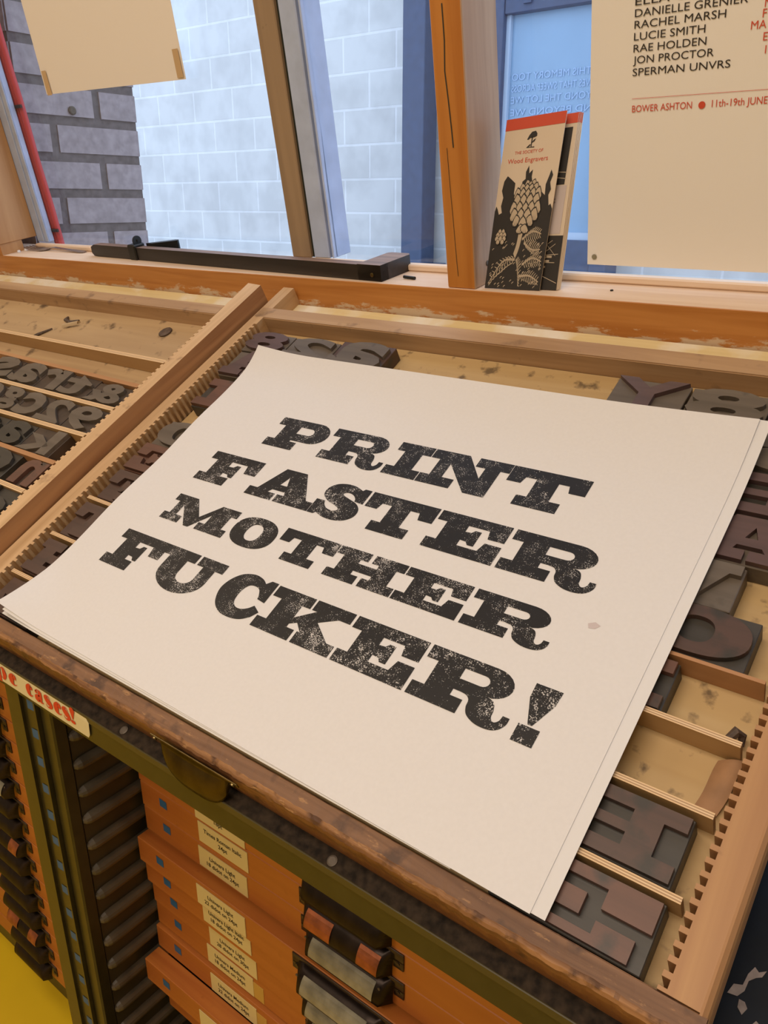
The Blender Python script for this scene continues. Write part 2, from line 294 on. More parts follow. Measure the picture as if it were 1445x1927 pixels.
G['F'] = (1.70, [[[(0, 1), (1.70, 1), (1.70, .52), (1.33, .52), (1.27, .77), (.74, .77), (.74, .61), (.90, .62), (.97, .70), (1.10, .70), (1.10, .29), (.97, .29), (.90, .37), (.74, .38), (.74, .26), (1.02, .26), (1.02, 0), (0, 0), (0, .26), (.24, .26), (.24, .74), (0, .74)]]])
G['E'] = (1.64, [[[(0, 1), (1.64, 1), (1.64, .57), (1.27, .57), (1.22, .77), (.74, .77), (.74, .61), (.88, .62), (.94, .69), (1.08, .69), (1.08, .31), (.94, .31), (.88, .38), (.74, .39), (.74, .24), (1.20, .24), (1.27, .46), (1.64, .46), (1.64, 0), (0, 0), (0, .26), (.24, .26), (.24, .74), (0, .74)]]])
G['A'] = (2.0, [[[(.63, 1), (1.28, 1), (1.79, .26), (2, .26), (2, 0), (.93, 0), (.93, .22), (1.13, .22), (1.09, .32), (.69, .32), (.62, .22), (.86, .22), (.86, 0), (0, 0), (0, .26), (.25, .26)], [(.80, .50), (1.01, .50), (.90, .77)]]])
G['S'] = (1.22, [[[(1.15, 1.0), (.97, 1.0), (.93, .94)]+spline([(.90, .95), (.72, 1.01), (.48, 1.02), (.24, .95), (.09, .78), (.11, .58), (.30, .44), (.54, .37), (.68, .30), (.66, .24), (.54, .21), (.40, .24), (.29, .33), (.25, .42)])+[(.02, .42), (.02, 0), (.20, 0), (.24, .06)]+spline([(.28, .04), (.48, -.02), (.74, -.03), (1.0, .04), (1.16, .20), (1.16, .40), (1.01, .55), (.77, .63), (.58, .69), (.56, .75), (.66, .79), (.79, .76), (.89, .68), (.92, .60)])+[(1.15, .58)]]])
G['M'] = (2.70, [[[(0, 1), (.84, 1), (1.40, .42), (1.92, 1), (2.70, 1), (2.70, .74), (2.48, .74), (2.48, .26), (2.70, .26), (2.70, 0), (1.55, 0), (1.55, .26), (1.80, .26), (1.80, .60), (1.30, -.01), (1.10, -.01), (.52, .64), (.52, .26), (.80, .26), (.80, 0), (0, 0), (0, .26), (.23, .26), (.23, .74), (0, .74)]]])
G['O'] = (1.60, [[sup(.80, .5, .80, .53), sup(.80, .5, .27, .29)]])
G['H'] = (2.13, [[[(0, 1), (1.01, 1), (1.01, .74), (.78, .74), (.78, .62), (1.36, .62), (1.36, .74), (1.13, .74), (1.13, 1), (2.13, 1), (2.13, .74), (1.90, .74), (1.90, .26), (2.13, .26), (2.13, 0), (1.13, 0), (1.13, .26), (1.36, .26), (1.36, .38), (.78, .38), (.78, .26), (1.01, .26), (1.01, 0), (0, 0), (0, .26), (.24, .26), (.24, .74), (0, .74)]]])
G['U'] = (1.88, [[[(0, 1), (1.03, 1), (1.03, .76), (.80, .76)]+arc(1.05, .42, .25, .18, 180, 360)+[(1.30, .76), (1.10, .76), (1.10, 1), (1.88, 1), (1.88, .76), (1.66, .76)]+arc(.945, .42, .715, .45, 0, -180, 16)+[(.23, .76), (0, .76)]]])
G['C'] = (1.30, [[[(1.24, 1.02), (1.24, .52), (1.02, .55)]+spline([(1.0, .62), (.90, .75), (.76, .79), (.62, .76), (.54, .64), (.52, .48), (.56, .32), (.68, .23), (.84, .23), (.98, .30), (1.08, .40)])+[(1.28, .30)]+spline([(1.18, .15), (.98, .02), (.70, -.03), (.40, .0), (.14, .16), (.0, .45), (.06, .72), (.26, .94), (.55, 1.03), (.80, 1.0), (.95, .92)])+[(1.05, 1.02)]]])
G['K'] = (1.97, [[[(0, 1), (.98, 1), (.98, .76), (.78, .76), (.78, .48), (1.16, .76), (1.03, .76), (1.03, 1), (1.97, 1), (1.97, .76), (1.70, .76), (1.33, .56), (1.78, .25), (1.97, .25), (1.97, 0), (1.05, 0), (1.05, .25), (1.12, .25), (.93, .41), (.78, .33), (.78, .25), (.98, .25), (.98, 0), (0, 0), (0, .25), (.24, .25), (.24, .75), (0, .75)]]])
G['!'] = (.48, [[[(0, 1), (.48, 1), (.46, .74), (.27, .30), (.19, .30), (.01, .74)]], [[(.05, .27), (.43, .27), (.43, -.03), (.05, -.03)]]])
G['V'] = (1.9, [[[(0, 1), (.95, 1), (.95, .76), (.80, .76), (1.05, .34), (1.28, .76), (1.12, .76), (1.12, 1), (1.9, 1), (1.9, .76), (1.70, .76), (1.18, 0), (.72, 0), (.22, .76), (0, .76)]]])
G['L'] = (1.5, [[[(0, 1), (1.0, 1), (1.0, .75), (.75, .75), (.75, .25), (1.1, .25), (1.18, .5), (1.5, .5), (1.5, 0), (0, 0), (0, .25), (.24, .25), (.24, .75), (0, .75)]]])
# fat-face lowercase for the paper strip
def fat(P, w): return stroke(P, [x*(1.32 if x > .08 else 1.0) for x in w])
G['c_'] = (.62, [[fat([(.50, .58), (.42, .68), (.30, .68), (.17, .5), (.15, .35), (.2, .15), (.36, .04), (.56, .12)], [.05, .06, .12, .28, .32, .26, .1, .03])], [sup(.50, .54, .11, .11, 14)]][:2])
G['c_'] = (.62, [[G['c_'][1][0][0]], [sup(.48, .53, .11, .11, 14)]])
G['e_'] = (.64, [[fat([(.44, .44), (.45, .6), (.36, .69), (.27, .66), (.18, .5), (.16, .35), (.2, .15), (.36, .03), (.58, .12)], [.2, .16, .06, .1, .24, .32, .26, .08, .03])], [[(.30, .40), (.55, .40), (.55, .43), (.30, .43)]]])
G['a_'] = (.70, [[fat([(.12, .56), (.2, .68), (.34, .69), (.44, .6), (.45, .4), (.45, .12), (.58, .02), (.68, .08)], [.06, .05, .08, .22, .22, .22, .08, .03])], [fat([(.42, .38), (.26, .36), (.16, .24), (.16, .12), (.26, .03), (.40, .10)], [.04, .1, .22, .24, .12, .04])], [sup(.16, .55, .1, .1, 14)]])
G['s_'] = (.56, [[fat([(.46, .56), (.36, .69), (.20, .68), (.12, .56), (.22, .44), (.36, .32), (.46, .18), (.36, .03), (.18, .03), (.08, .16)], [.03, .05, .1, .2, .28, .3, .22, .1, .05, .03])]])
G['p_'] = (.74, [[[(0, .69), (.27, .69), (.27, -.25), (.35, -.25), (.35, -.28), (0, -.28), (0, -.25), (.08, -.25), (.08, .65), (0, .65)]], [fat([(.29, .55), (.40, .67), (.52, .64), (.59, .35), (.52, .06), (.40, .01), (.29, .12)], [.03, .05, .16, .26, .16, .05, .03])]])
G['!_'] = (.30, [[[(.05, .80), (.13, .96), (.22, .96), (.29, .80), (.19, .26), (.15, .26)]], [sup(.17, .1, .105, .105, 14)]])
G['E2'] = (2.0, [[[(0, 1), (2, 1), (2, 0), (.0, 0), (.0, .25), (.34, .25), (.34, .76), (0, .76)], [(.80, .22), (1.36, .22), (1.36, .42), (.80, .42)], [(.80, .58), (1.36, .58), (1.36, .79), (.80, .79)]]])
G['E3'] = (2.0, [[[(0, 1), (2, 1), (2, 0), (.14, 0), (.14, .34), (.64, .34), (.64, .14), (1.22, .14), (1.22, .31), (.86, .31), (.86, .64), (1.32, .64), (1.32, .82), (.64, .82), (.64, .52), (0, .52)]]])
CACHE = {}
def meshdata(o):
    me = bpy.data.meshes.new_from_object(o); v = [tuple(p.co) for p in me.vertices]; f = [tuple(p.vertices) for p in me.polygons]
    d = o.data; bpy.data.objects.remove(o); bpy.data.curves.remove(d); bpy.data.meshes.remove(me); return v, f
def outline(groups, ext=0.0):
    V, F = [], []
    for gset in groups:
        cu = bpy.data.curves.new('g', 'CURVE'); cu.dimensions = '2D'; cu.fill_mode = 'BOTH'; cu.extrude = ext
        for c in gset:
            sp = cu.splines.new('POLY'); sp.points.add(len(c)-1); sp.use_cyclic_u = True
            for q, p in zip(sp.points, c): q.co = (p[0], p[1], 0, 1)
        o = bpy.data.objects.new('g', cu); v, f = meshdata(o); n = len(V); V += v; F += [tuple(i+n for i in t) for t in f]
    return V, F
def glyph(ch, ext=0.0):
    k = (ch, ext)
    if k not in CACHE: CACHE[k] = outline(G[ch][1], ext)
    return CACHE[k]
def text(s, bold=0.0, ext=0.0):
    """builtin sans set in one line, scaled so that capitals are 1 high, starting at x = 0"""
    k = ('t', s, bold, ext)
    if k not in CACHE:
        cu = bpy.data.curves.new('t', 'FONT'); cu.body = s; cu.size = 1; cu.offset = bold; cu.extrude = ext; cu.resolution_u = 3
        v, f = meshdata(bpy.data.objects.new('t', cu)); cap = .729; x0 = min(p[0] for p in v)
        CACHE[k] = ([((p[0]-x0)/cap, p[1]/cap, p[2]) for p in v], f)
    return CACHE[k]
def put(b, vf, fn):
    b.poly([fn(*p) for p in vf[0]], vf[1])
def line(b, s, x, y, w, h, z, bold=0.0, mapf=None, slant=0.0, mirror=False, center=False):
    """a line of small printing into builder b, from (x,y), w wide, capitals h high"""
    v, f = text(s, bold); mw = max(p[0] for p in v); k = (w/mw) if w else h
    ww = mw*k
    if center: x -= ww/2
    mapf = mapf or (lambda p, q: (p, q, z))
    pts = [mapf(x+((ww-p[0]*k) if mirror else p[0]*k)+slant*p[1]*h, y+p[1]*h) for p in v]
    b.poly(pts, [t[::-1] for t in f] if mirror else f)

# ------------------------------------------------------------------ the room
def struct(b, name, mat, fr=F0, label=None, **k): return tag(b.build(name, mat, fr=fr, **k), label, 'room', kind='structure')
struct(B().box(-3.2, 2.4, -3.0, 1.25, -.06, 0), 'floor', 'yellow', label='bright yellow workshop floor')
struct(B().box(-3.2, 2.4, -3.0, 1.0, 2.70, 2.76), 'ceiling', 'white', label='white workshop ceiling')
struct(B().box(-3.26, 2.46, -3.06, -3.0, 0, 2.7), 'wall_back', 'white', label='white wall behind the viewer')
struct(B().box(-3.26, -3.2, -3.0, 1.1, 0, 2.7), 'wall_left', 'white', label='white wall at the left end')
struct(B().box(2.4, 2.46, -3.0, 1.1, 0, 2.7), 'wall_right', 'white', label='white wall at the right end')
struct(B().box(-3.2, 2.4, .95, 1.56, -.12, 0).box(-3.2, -1.80, -1.21, .95, -.12, 0).box(1.3, 2.4, -1.21, .95, -.12, 0).box(-1.80, 1.3, -1.21, -.065, -.12, -.03), 'wall_front', 'white', FW, 'white wall round the slanting window')
# sill beam: orange front, top tinted pale for daylight, small stop bead against the glass
GL = -.085
o = B().box(-1.80, 1.3, -.06, .0245, -.10, 0, .0008).build('trim_1', ['sill', 'silltop'], fr=FW, faces=lambda p: 1 if p.normal.y > .8 else 0); tag(o, 'orange pine beam under the window with daylit pale top and flaked paint', 'trim', kind='structure')
o = B().box(-1.66, 1.3, .0247, .034, GL+.004, GL+.018, .002).build('trim_2', 'silltop', fr=FW); tag(o, 'thin pale bead along the foot of the glass', 'trim', kind='structure')
o = B().box(-1.80, .6, .6735, .7195, -.0295, -.0262).build('trim_3', 'ledge', fr=FC); tag(o, 'cream painted ledge between the type cases and the pine beam', 'trim', kind='structure')

# ------------------------------------------------------------------ window
win = thing('window_1', 'slanting workshop window with pine posts and metal bars', 'window', FW, (-.5, .0245, GL), kind='structure'); wo = (-.5, .0245, GL)
B().box(-1.80, -1.674, .046, .95, GL, 0, .001).box(-1.80, -1.676, .0247, .0462, -.05, 0).build('jamb', ['post', 'jambside'], win, wo, faces=lambda p: 1 if p.normal.x > .5 else 0)
B().box(-.583, -.5415, .0247, .95, GL+.006, -.004, .0012).build('post', ['post', 'postside'], win, wo, faces=lambda p: 1 if p.normal.x > .5 else 0)
cr = B()
crk = [(-.566, .335), (-.5655, .30), (-.5675, .27), (-.565, .24), (-.563, .21), (-.562, .19)]
for a, b in zip(crk, crk[1:]): cr.poly([(a[0]-.0006, a[1], -.0035), (a[0]+.0009, a[1], -.0035), (b[0]+.0009, b[1], -.0035), (b[0]-.0006, b[1], -.0035)], [(0, 1, 2, 3)])
for a, b in zip([(-.571, .19), (-.570, .15), (-.5685, .11), (-.567, .06)], [(-.570, .15), (-.5685, .11), (-.567, .06), (-.566, .04)]): cr.poly([(a[0]-.0003, a[1], -.0035), (a[0]+.0004, a[1], -.0035), (b[0]+.0004, b[1], -.0035), (b[0]-.0003, b[1], -.0035)], [(0, 1, 2, 3)])
cr.build('crack', 'dark_gap', win, wo)
B().disc((-.5415, .050, -.035), .0035, .0012, 0, 12, 1).build('screw', 'screw', win, wo)
B().box(-.922, -.883, .034, .95, GL-.035, GL+.010, .0015).build('mullion', 'roomlit_frame', win, wo)
B().box(-.883, -.8775, .034, .95, GL-.03, GL+.004).build('dark_gap', 'dark_gap', win, wo)  # black strip fills the gap between mullion and casement
B().box(-.8775, -.846, .034, .95, GL-.035, GL+.008, .0015).box(-.846, -.8425, .034, .95, GL-.035, GL+.002, .001).box(-.8425, -.8385, .034, .95, GL-.035, GL+.006, .001).build('casement', 'daylit_frame', win, wo)
B().box(-1.676, -1.652, .0345, .95, GL-.014, GL-.0005, .001).box(-1.652, -1.648, .0345, .95, GL-.014, GL-.004).box(-1.648, -1.634, .0345, .95, GL-.014, GL-.0005, .001).build('casement', 'daylit_frame', win, wo)
for x0, x1 in ((-1.634, -.922), (-.8385, 1.3)):
    B().box(x0, x1, .034, .95, GL-.003, GL).build('glass_pane', 'glass', win, wo)

# ------------------------------------------------------------------ the yard outside
struct(B().box(-8, 3, 4.75, 4.95, 0, 4.2), 'wall_north', 'blocks', label='white painted concrete block wall across the yard')
b = B().box(-1.95, -1.729, 1.005, 1.296, 0, 2.9); nm = len(b.bm.faces)
z = H0+.0181-.0735*18; k = -18
while z < 2.8:
    y1 = 1.30; first = .1025 if k % 2 == 0 else .215
    L_ = [first, .215, .215]
    for w_ in L_:
        y0 = max(y1-w_, 1.003)
        if y1-y0 > .01: b.box(-1.90, -1.7245-random.random()*.002, y0, y1, z+.0055, z+.068, .004, 2)
        y1 -= w_+.0105
    z += .0735; k += 1
struct(b, 'wall_west', ['mortar', 'brick'], label='grey brick return wall just outside the window', faces=lambda p: 0 if p.index < nm else 1)
struct(B().box(-8, 3, 1.26, 5, -.08, -.005), 'ground', 'paving', label='paved yard outside')
t = thing('steel_column', 'blue steel column standing before the white block wall', 'column', FG, (-3.27, 4.6, -.40))
B().box(-3.343, -3.175, 4.55, 4.70, -.40, 1.9, .004).build('shaft', 'blue', t, (-3.27, 4.6, -.40))
B().box(-3.40, -3.10, 4.50, 4.745, -1.33, -.385, .006).build('base', 'blue', t, (-3.27, 4.6, -.40))
dr = thing('door_1', 'blue framed glazed door in the yard wall', 'door', FG, (-2.3, 4.66, -1.33), kind='structure'); do = (-2.3, 4.66, -1.33)
B().box(-2.75, -2.642, 4.56, 4.74, -1.33, 1.9, .004).box(-2.0, -1.90, 4.56, 4.74, -1.33, 1.9, .004).box(-2.642, -2.0, 4.57, 4.74, .992, 1.25, .004).box(-2.642, -2.0, 4.57, 4.74, -1.33, -.205, .004).build('door_frame', 'blue', dr, do)
B().box(-2.642, -2.615, 4.60, 4.72, -.205, .992).box(-2.615, -2.0, 4.60, 4.72, -.205, -.165).build('inner_edge', 'palestrip', dr, do)
B().box(-2.615, -2.0, 4.625, 4.645, -.165, .992).build('pane', 'door_reflection', dr, do)
b = B()
for s_, zz, x1 in (('IN THIS MEMORY TOO', .66, -2.09), ('WAVES THAT SWEEP ACROSS', .60, -2.05), ('BEYOND THE LOT WE', .54, -2.08), ('AND BEYOND WE', .475, -2.06)):
    line(b, s_, -2.60, zz, .56, .038, 0, .0, lambda p, q: (p, 4.619, q), mirror=True)
b.build('lettering', 'frost', dr, do)
B().box(-2.52, -2.47, 4.556, 4.57, 1.03, 1.05).build('hinge', 'blue', dr, do)
for k, (x, lab) in enumerate(((-1.641, 'left one of two red cables running up outside the window'), (-1.627, 'right one of two red cables, nearer the brick'))):
    t = thing('cable', lab, 'cable', FW, (x, .02, -.109)); oc = (x, .02, -.109)
    B().tube([(x+.0012*math.sin(j*1.7+k), -.1+j*.05, -.109) for j in range(22)], .0062, 10).build('sheath', 'redcable', t, oc, smooth=True)
    if k:
        for hh in (.285, .052): B().box(x-.026, x+.014, hh, hh+.006, -.1025, -.0985).build('tie', 'iron', t, oc)
b = B().disc((-1.7235, 1.128, H0+.186), .009, .004, 0, 16, 1); tag(b.build('wall_screw', 'screw'), 'round pale screw head in the grey brick beside the red cables', 'screw')

# ------------------------------------------------------------------ papers hung in the window
t = thing('paper_sheet', 'blank tan sheet of paper taped up at the left of the window', 'paper', FW, (-1.28, .298, -.074)); oc = (-1.28, .298, -.074)
def pf(u, v):
    xl = -1.4738+.0035*v+.0*v; xr = -1.0885+.0024*v
    return (xl+(xr-xl)*u, .3008+(.2961-.3008)*u+.42*v, -.074+.0008*math.sin(u*3.1)*(1-v))
B().sheet(pf, 12, 8, .0003).build('sheet', 'cream2', t, oc, smooth='sheet')
for x in (-1.468, -1.105): B().poly([(x-.001, .299, -.0725), (x+.0135, .299, -.0725), (x+.0125, .338, -.0725), (x-.001, .338, -.0725)], [(0, 1, 2, 3)]).build('tape', 'tapecol', t, oc)
t = thing('exhibition_poster', 'cream poster listing names in black and red, hung at the right of the window', 'poster', FW, (-.21, .046, -.070)); oc = (-.21, .046, -.070)
B().sheet(lambda u, v: (-.4215+.4215*u, .0457+.60*v, -.070+.0004*math.sin(u*4)), 16, 12, .0004).build('sheet', 'cream', t, oc, smooth='sheet')
zp = -.0689
for s_, y, x1 in (('ELLA C', .3085, -.322), ('DANIELLE GRENIER', .2982, -.2625), ('RACHEL MARSH', .2880, -.2819), ('LUCIE SMITH', .2773, -.3007), ('RAE HOLDEN', .2666, -.2988), ('JON PROCTOR', .2560, -.2906), ('SPERMAN UNVRS', .2446, -.2736)):
    b = B(); line(b, s_, -.3735, y, x1+.3735, .0074, zp); b.build('name_line', 'black', t, oc)
for s_, y, x in (('N', .2925, -.2470), ('F', .2842, -.2480), ('MA', .2752, -.2576), ('E', .2648, -.2453), ('I', .2538, -.2424)):
    b = B(); line(b, s_, x, y, None, .0074, zp); b.build('name_line', 'red', t, oc)
B().poly([(-.373, .2228, zp), (-.05, .2218, zp), (-.05, .2222, zp), (-.373, .2232, zp)], [(0, 1, 2, 3)]).build('rule', 'red', t, oc)
b = B(); line(b, 'BOWER ASHTON', -.3725, .2099, .064, .0070, zp); b.build('venue_line', 'red', t, oc)
b = B(); line(b, '11th-19th JUNE', -.2884, .2100, .0535, .0070, zp); b.build('date_line', 'red', t, oc)
b = B(); b.disc((-.2984, .2125, zp-.0003), .0035, .0004, 2, 20); b.build('dot', 'red', t, oc)
b = B(); b.disc((-.4125, .055, zp-.0003), .0032, .0002, 2, 12); b.build('grey_thumb_mark', 'plate', t, oc)

# ------------------------------------------------------------------ leaflets leaning on the post
def leaflet(label, bl, br, tr, tl, fill, group=None):
    """corner points in window frame; w/h local unit square -> plane"""
    bl, br, tr, tl = map(Vector, (bl, br, tr, tl)); org = bl; tr = br+(tl-bl)*1.03
    nrm = (br-bl).cross(tl-bl).normalized()
    t = thing('leaflet', label, 'leaflet', FW, org, group)
    def P(u, v, z=0): return bl*(1-u)*(1-v)+br*u*(1-v)+tr*u*v+tl*(1-u)*v+nrm*z
    q = [P(0, 0), P(1, 0), P(1, 1), P(0, 1)]; k = [p-nrm*.0011 for p in q]
    B().poly(q+k, [(0, 1, 2, 3), (7, 6, 5, 4), (0, 4, 5, 1), (1, 5, 6, 2), (2, 6, 7, 3), (3, 7, 4, 0)]).build('folded_sheet', 'leafwhite', t, org)
    def area_(pts, z, name, mat): B().poly([P(u, v, z) for u, v in pts], [tuple(range(len(pts)))]).build(name, mat, t, org)
    fill(t, org, P, area_); return t
def fill_front(t, org, P, area_):
    area_([(0, .935), (1, .935), (1, 1), (0, 1)], .0003, 'red_band', 'red')
    for nm, s_, x, y, w, h in (('title_line', 'THE SOCIETY OF', .22, .795, .48, .018), ('title_line', 'Wood Engravers', .115, .745, .685, .028)):
        b = B(); line(b, s_, x, y, w, h, 0, 0, lambda p, q: P(p, q, .0004)); b.build(nm, 'red', t, org)
    b = B()
    for pg in ([(.40, .872), (.43, .895), (.47, .912), (.53, .915), (.56, .900), (.56, .885), (.52, .880), (.45, .878), (.42, .870)], [(.475, .885), (.495, .885), (.49, .83), (.475, .83)], [(.40, .826), (.46, .845), (.475, .84), (.44, .829), (.54, .829), (.54, .824)], [(.52, .868), (.55, .873), (.53, .858), (.49, .85), (.49, .855)]):
        b.poly([P(u, v, .0004) for u, v in pg], [tuple(range(len(pg)))])
    b.build('tree_emblem', 'woodcut', t, org)
    # woodcut of an artichoke: jagged black foliage, pale bracts and veined leaves
    sil = [(0, 0), (1, 0), (1, .47), (.96, .50), (.93, .49), (.90, .55), (.93, .58), (.90, .62), (.93, .66), (.89, .69), (.87, .66), (.83, .61), (.84, .55), (.78, .57), (.72, .56), (.66, .60), (.64, .65), (.61, .61), (.57, .66), (.575, .70), (.52, .68), (.50, .725), (.46, .69), (.47, .65), (.42, .635), (.43, .59), (.38, .57), (.35, .53), (.30, .57), (.30, .63), (.22, .655), (.15, .675), (.10, .645), (.08, .59), (.12, .55), (.10, .50), (.13, .46), (.08, .45), (.05, .48), (.02, .50), (0, .47)]
    area_(sil, .0003, 'woodcut_foliage', 'woodcut')
    def petal(cx, cy, w, h, tilt=0):
        o = []
        for u, v in ((0, -.45), (.38, -.25), (.5, .05), (.28, .4), (0, .62), (-.28, .4), (-.5, .05), (-.38, -.25)):
            x, y = u*w, v*h; o.append((cx+x*math.cos(tilt)-y*math.sin(tilt)*.4, cy+x*math.sin(tilt)*.4+y*math.cos(tilt)))
        return o
    b = B(); k_ = B(); zz = [.00036]
    def bract(cx, cy, w, h, tilt=0, hatch=3):
        for sc_, bb in ((1.22, k_), (1.0, b)):
            bb.poly([P(u, v, zz[0]) for u, v in petal(cx, cy, w*sc_, h*sc_, tilt)], [tuple(range(8))]); zz[0] += .000010
        for q in range(hatch):
            o_ = (q-(hatch-1)/2)*w*.22; k_.poly([P(u, v, zz[0]) for u, v in ((cx+o_-.004, cy-h*.40), (cx+o_+.004, cy-h*.40), (cx+o_*.6+.001, cy+h*.05))], [(0, 1, 2)])
        zz[0] += .000010
    rows = [(.575, .600, 3, .10, .055, .12), (.56, .575, 4, .12, .065, .24), (.55, .545, 5, .125, .075, .36), (.545, .505, 4, .14, .085, .34), (.54, .465, 5, .13, .08, .42), (.535, .425, 4, .14, .08, .36), (.53, .390, 3, .13, .07, .24), (.54, .350, 2, .14, .05, .15)]
    for cx, cy, n, w, h, sp in rows:
        for i in range(n):
            f_ = (i-(n-1)/2)/max(1, (n-1)/2); bract(cx+f_*sp/2, cy+.014*abs(f_), w, h, -.6*f_)
    for cx, cy, n, w, h, sp in [(.18, .345, 2, .06, .03, .06), (.18, .325, 3, .065, .032, .12), (.175, .303, 3, .065, .032, .13), (.175, .283, 2, .06, .03, .08)]:
        for i in range(n): bract(cx+(i-(n-1)/2)*sp/max(1, n-1), cy, w, h, 0, 1)
    k_.build('woodcut_outlines', 'woodcut', t, org)
    b.build('woodcut_bracts', 'bract', t, org)
    b = B()
    def ribbon(pts, w0, w1):
        P2 = stroke(pts, [w0, (w0+w1)/2, w1]); b.poly([P(u, v, .00034) for u, v in P2], [tuple(range(len(P2)))])
    for pts in ([(.52, .34), (.50, .26), (.46, .20)], ): ribbon(pts, .07, .05)
    for x0, y0, x1, y1, bend in ((.48, .18, .05, .03, .06), (.50, .18, .60, .02, .04), (.56, .30, .88, .33, .03), (.60, .28, .90, .24, -.02), (.62, .15, .95, .17, .03), (.60, .08, .95, .05, .02)):
        mx, my = (x0+x1)/2, (y0+y1)/2+bend; ribbon([(x0, y0), (mx, my), (x1, y1)], .016, .006)
        for k in range(1, 10):
            f_ = k/10; px, py = x0+(x1-x0)*f_, y0+(y1-y0)*f_+bend*4*f_*(1-f_)*.5
            for sgn in (1, -1):
                L1 = .07*(1-abs(f_-.5)); ribbon([(px, py), (px+.3*L1, py+sgn*L1*.35), (px+.8*L1*(1 if x1 > x0 else -1), py+sgn*L1*.6)], .010, .004)
    for k in range(70):
        x, y = random.random()*.9+.04, random.random()*.27+.01; ribbon([(x, y), (x+.015, y+.008), (x+.03, y+.010)], .007, .003)
    b.build('woodcut_leaves', 'bract', t, org)
def fill_second(t, org, P, area_):
    area_([(0, .945), (1, .945), (1, 1), (0, 1)], .0003, 'red_band', 'red')
    area_([(.02, .61), (.90, .61), (.93, .925), (.62, .925), (.02, .89)], .0003, 'woodcut_panel', 'woodcut')
    area_([(0, .33), (.93, .33), (.95, .605), (0, .605)], .0003, 'pale_panel', 'leafpale')
    b = B()
    for s_, y, x, w in (('ST', .555, .66, .07), ('ers the', .525, .62, .16), ('students', .507, .58, .20), ('r for', .415, .55, .09), ('s', .392, .56, .02)): line(b, s_, x, y, w, .013, 0, 0, lambda p, q: P(p, q, .0004))
    b.build('small_print', 'black', t, org)
    area_([(0, 0), (1, 0), (1, .32), (0, .32)], .0003, 'woodcut_panel', 'woodcut')
    b = B()
    for k, (x0, y0, x1, y1) in enumerate(((.55, .10, .98, .04), (.6, .31, .9, .2), (.6, .20, .95, .21), (.55, .66, .92, .64), (.5, .69, .92, .675), (.55, .16, .9, .16), (.62, .24, .82, .29), (.7, .22, .88, .27))):
        b.poly([P(x0, y0, .0004), P(x1, y1, .0004), P(x1, y1+.004, .0004), P(x0, y0+.004, .0004)], [(0, 1, 2, 3)])
    for x0, y0 in ((.62, .15), (.70, .165), (.63, .185), (.74, .19), (.64, .13)): b.poly([P(x0, y0, .0004), P(x0+.1, y0, .0004), P(x0+.1, y0+.012, .0004), P(x0, y0+.012, .0004)], [(0, 1, 2, 3)])
    b.build('woodcut_lines', 'bract', t, org)
HB = .0252
leaflet('white leaflet with a black artichoke woodcut and red top, frontmost by the pine post', (-.5325, HB, -.0114), (-.4587, HB, -.0166), (-.4583, .2152, -.0765), (-.5233, .2107, -.0640), fill_front)
leaflet('dark leaflet with pale text panel, directly behind the artichoke leaflet', (-.509, HB, -.0196), (-.4395, HB, -.0225), (-.438, .2095, -.0755), (-.5085, .2075, -.0755), fill_second)
for k in range(3):
    d_ = .0016*(k+1)
    leaflet('red topped folded leaflet seen edge-on at the back of the leaning stack', (-.508+.001*k, HB, -.0196-d_), (-.4385+.001*k, HB, -.0225-d_), (-.4372+.001*k, .2098-.0006*k, -.0800-.0003*(k+1)), (-.5075+.001*k, .2075-.0006*k, -.0755-.0016*(k+1)),
            lambda t, org, P, area_: area_([(0, .945), (1, .945), (1, 1), (0, 1)], .0003, 'red_band', 'red'), 'leaflets at the back of the stack')

# ------------------------------------------------------------------ things lying on the sill
ang = math.atan2(.0066-.0387, -.6934+1.4146)
RS = Matrix.Rotation(ang, 4, 'Y')
t = thing('composing_stick', 'long black wooden composing stick with worn brown end, lying along the window sill', 'tool', FW, (-1.4146, .0248, -.0387), rot=RS)
# local: x along bar, y up, z towards room
B().prism([(0, .0065), (.006, .001), (.02, 0), (.722, 0), (.722, .0215), (.012, .0215), (.001, .017)], -.0165, 0, 2).build('bar', ['ebony', 'barworn'], t, faces=lambda p: 1 if p.normal.y > .7 and p.center.x > .3 else 0)
B().prism([(.680, 0), (.722, 0), (.722, -.066), (.7165, -.0715), (.685, -.0715), (.680, -.067)], .0002, .0222, 1).build('end_block', ['ebony', 'barworn'], t, faces=lambda p: 1 if p.normal.y > .7 else 0)
B().disc((.706, .0085, 0), .003, .0012, 2, 12, 1).build('rivet', 'brass', t)
B().box(.128, .150, -.0005, .0265, -.0205, .0035, .002).build('slider', 'iron', t)
b = B().tube([(.140, .026, -.010), (.142, .034, -.011)], .003, 10); b.disc((.141, .031, -.011), .009, .0025, 0, 14); b.build('thumb_screw', 'iron', t)
B().prism([(.158, -.018), (.175, -.018), (.208, -.050), (.204, -.056), (.196, -.056)], .008, .026, 1).build('knee', 'iron', t)
t = thing('dinner_fork', 'tarnished dinner fork lying at the left end of the window sill', 'fork', FW, (-1.66, .026, -.055)); oc = (-1.66, .026, -.055)
hb = B(); ps = [(-1.595, .0300, -.056), (-1.57, .0325, -.0565), (-1.53, .0300, -.057), (-1.48, .0275, -.0575), (-1.468, .0272, -.0575)]; ws = [.0035, .003, .004, .0065, .004]
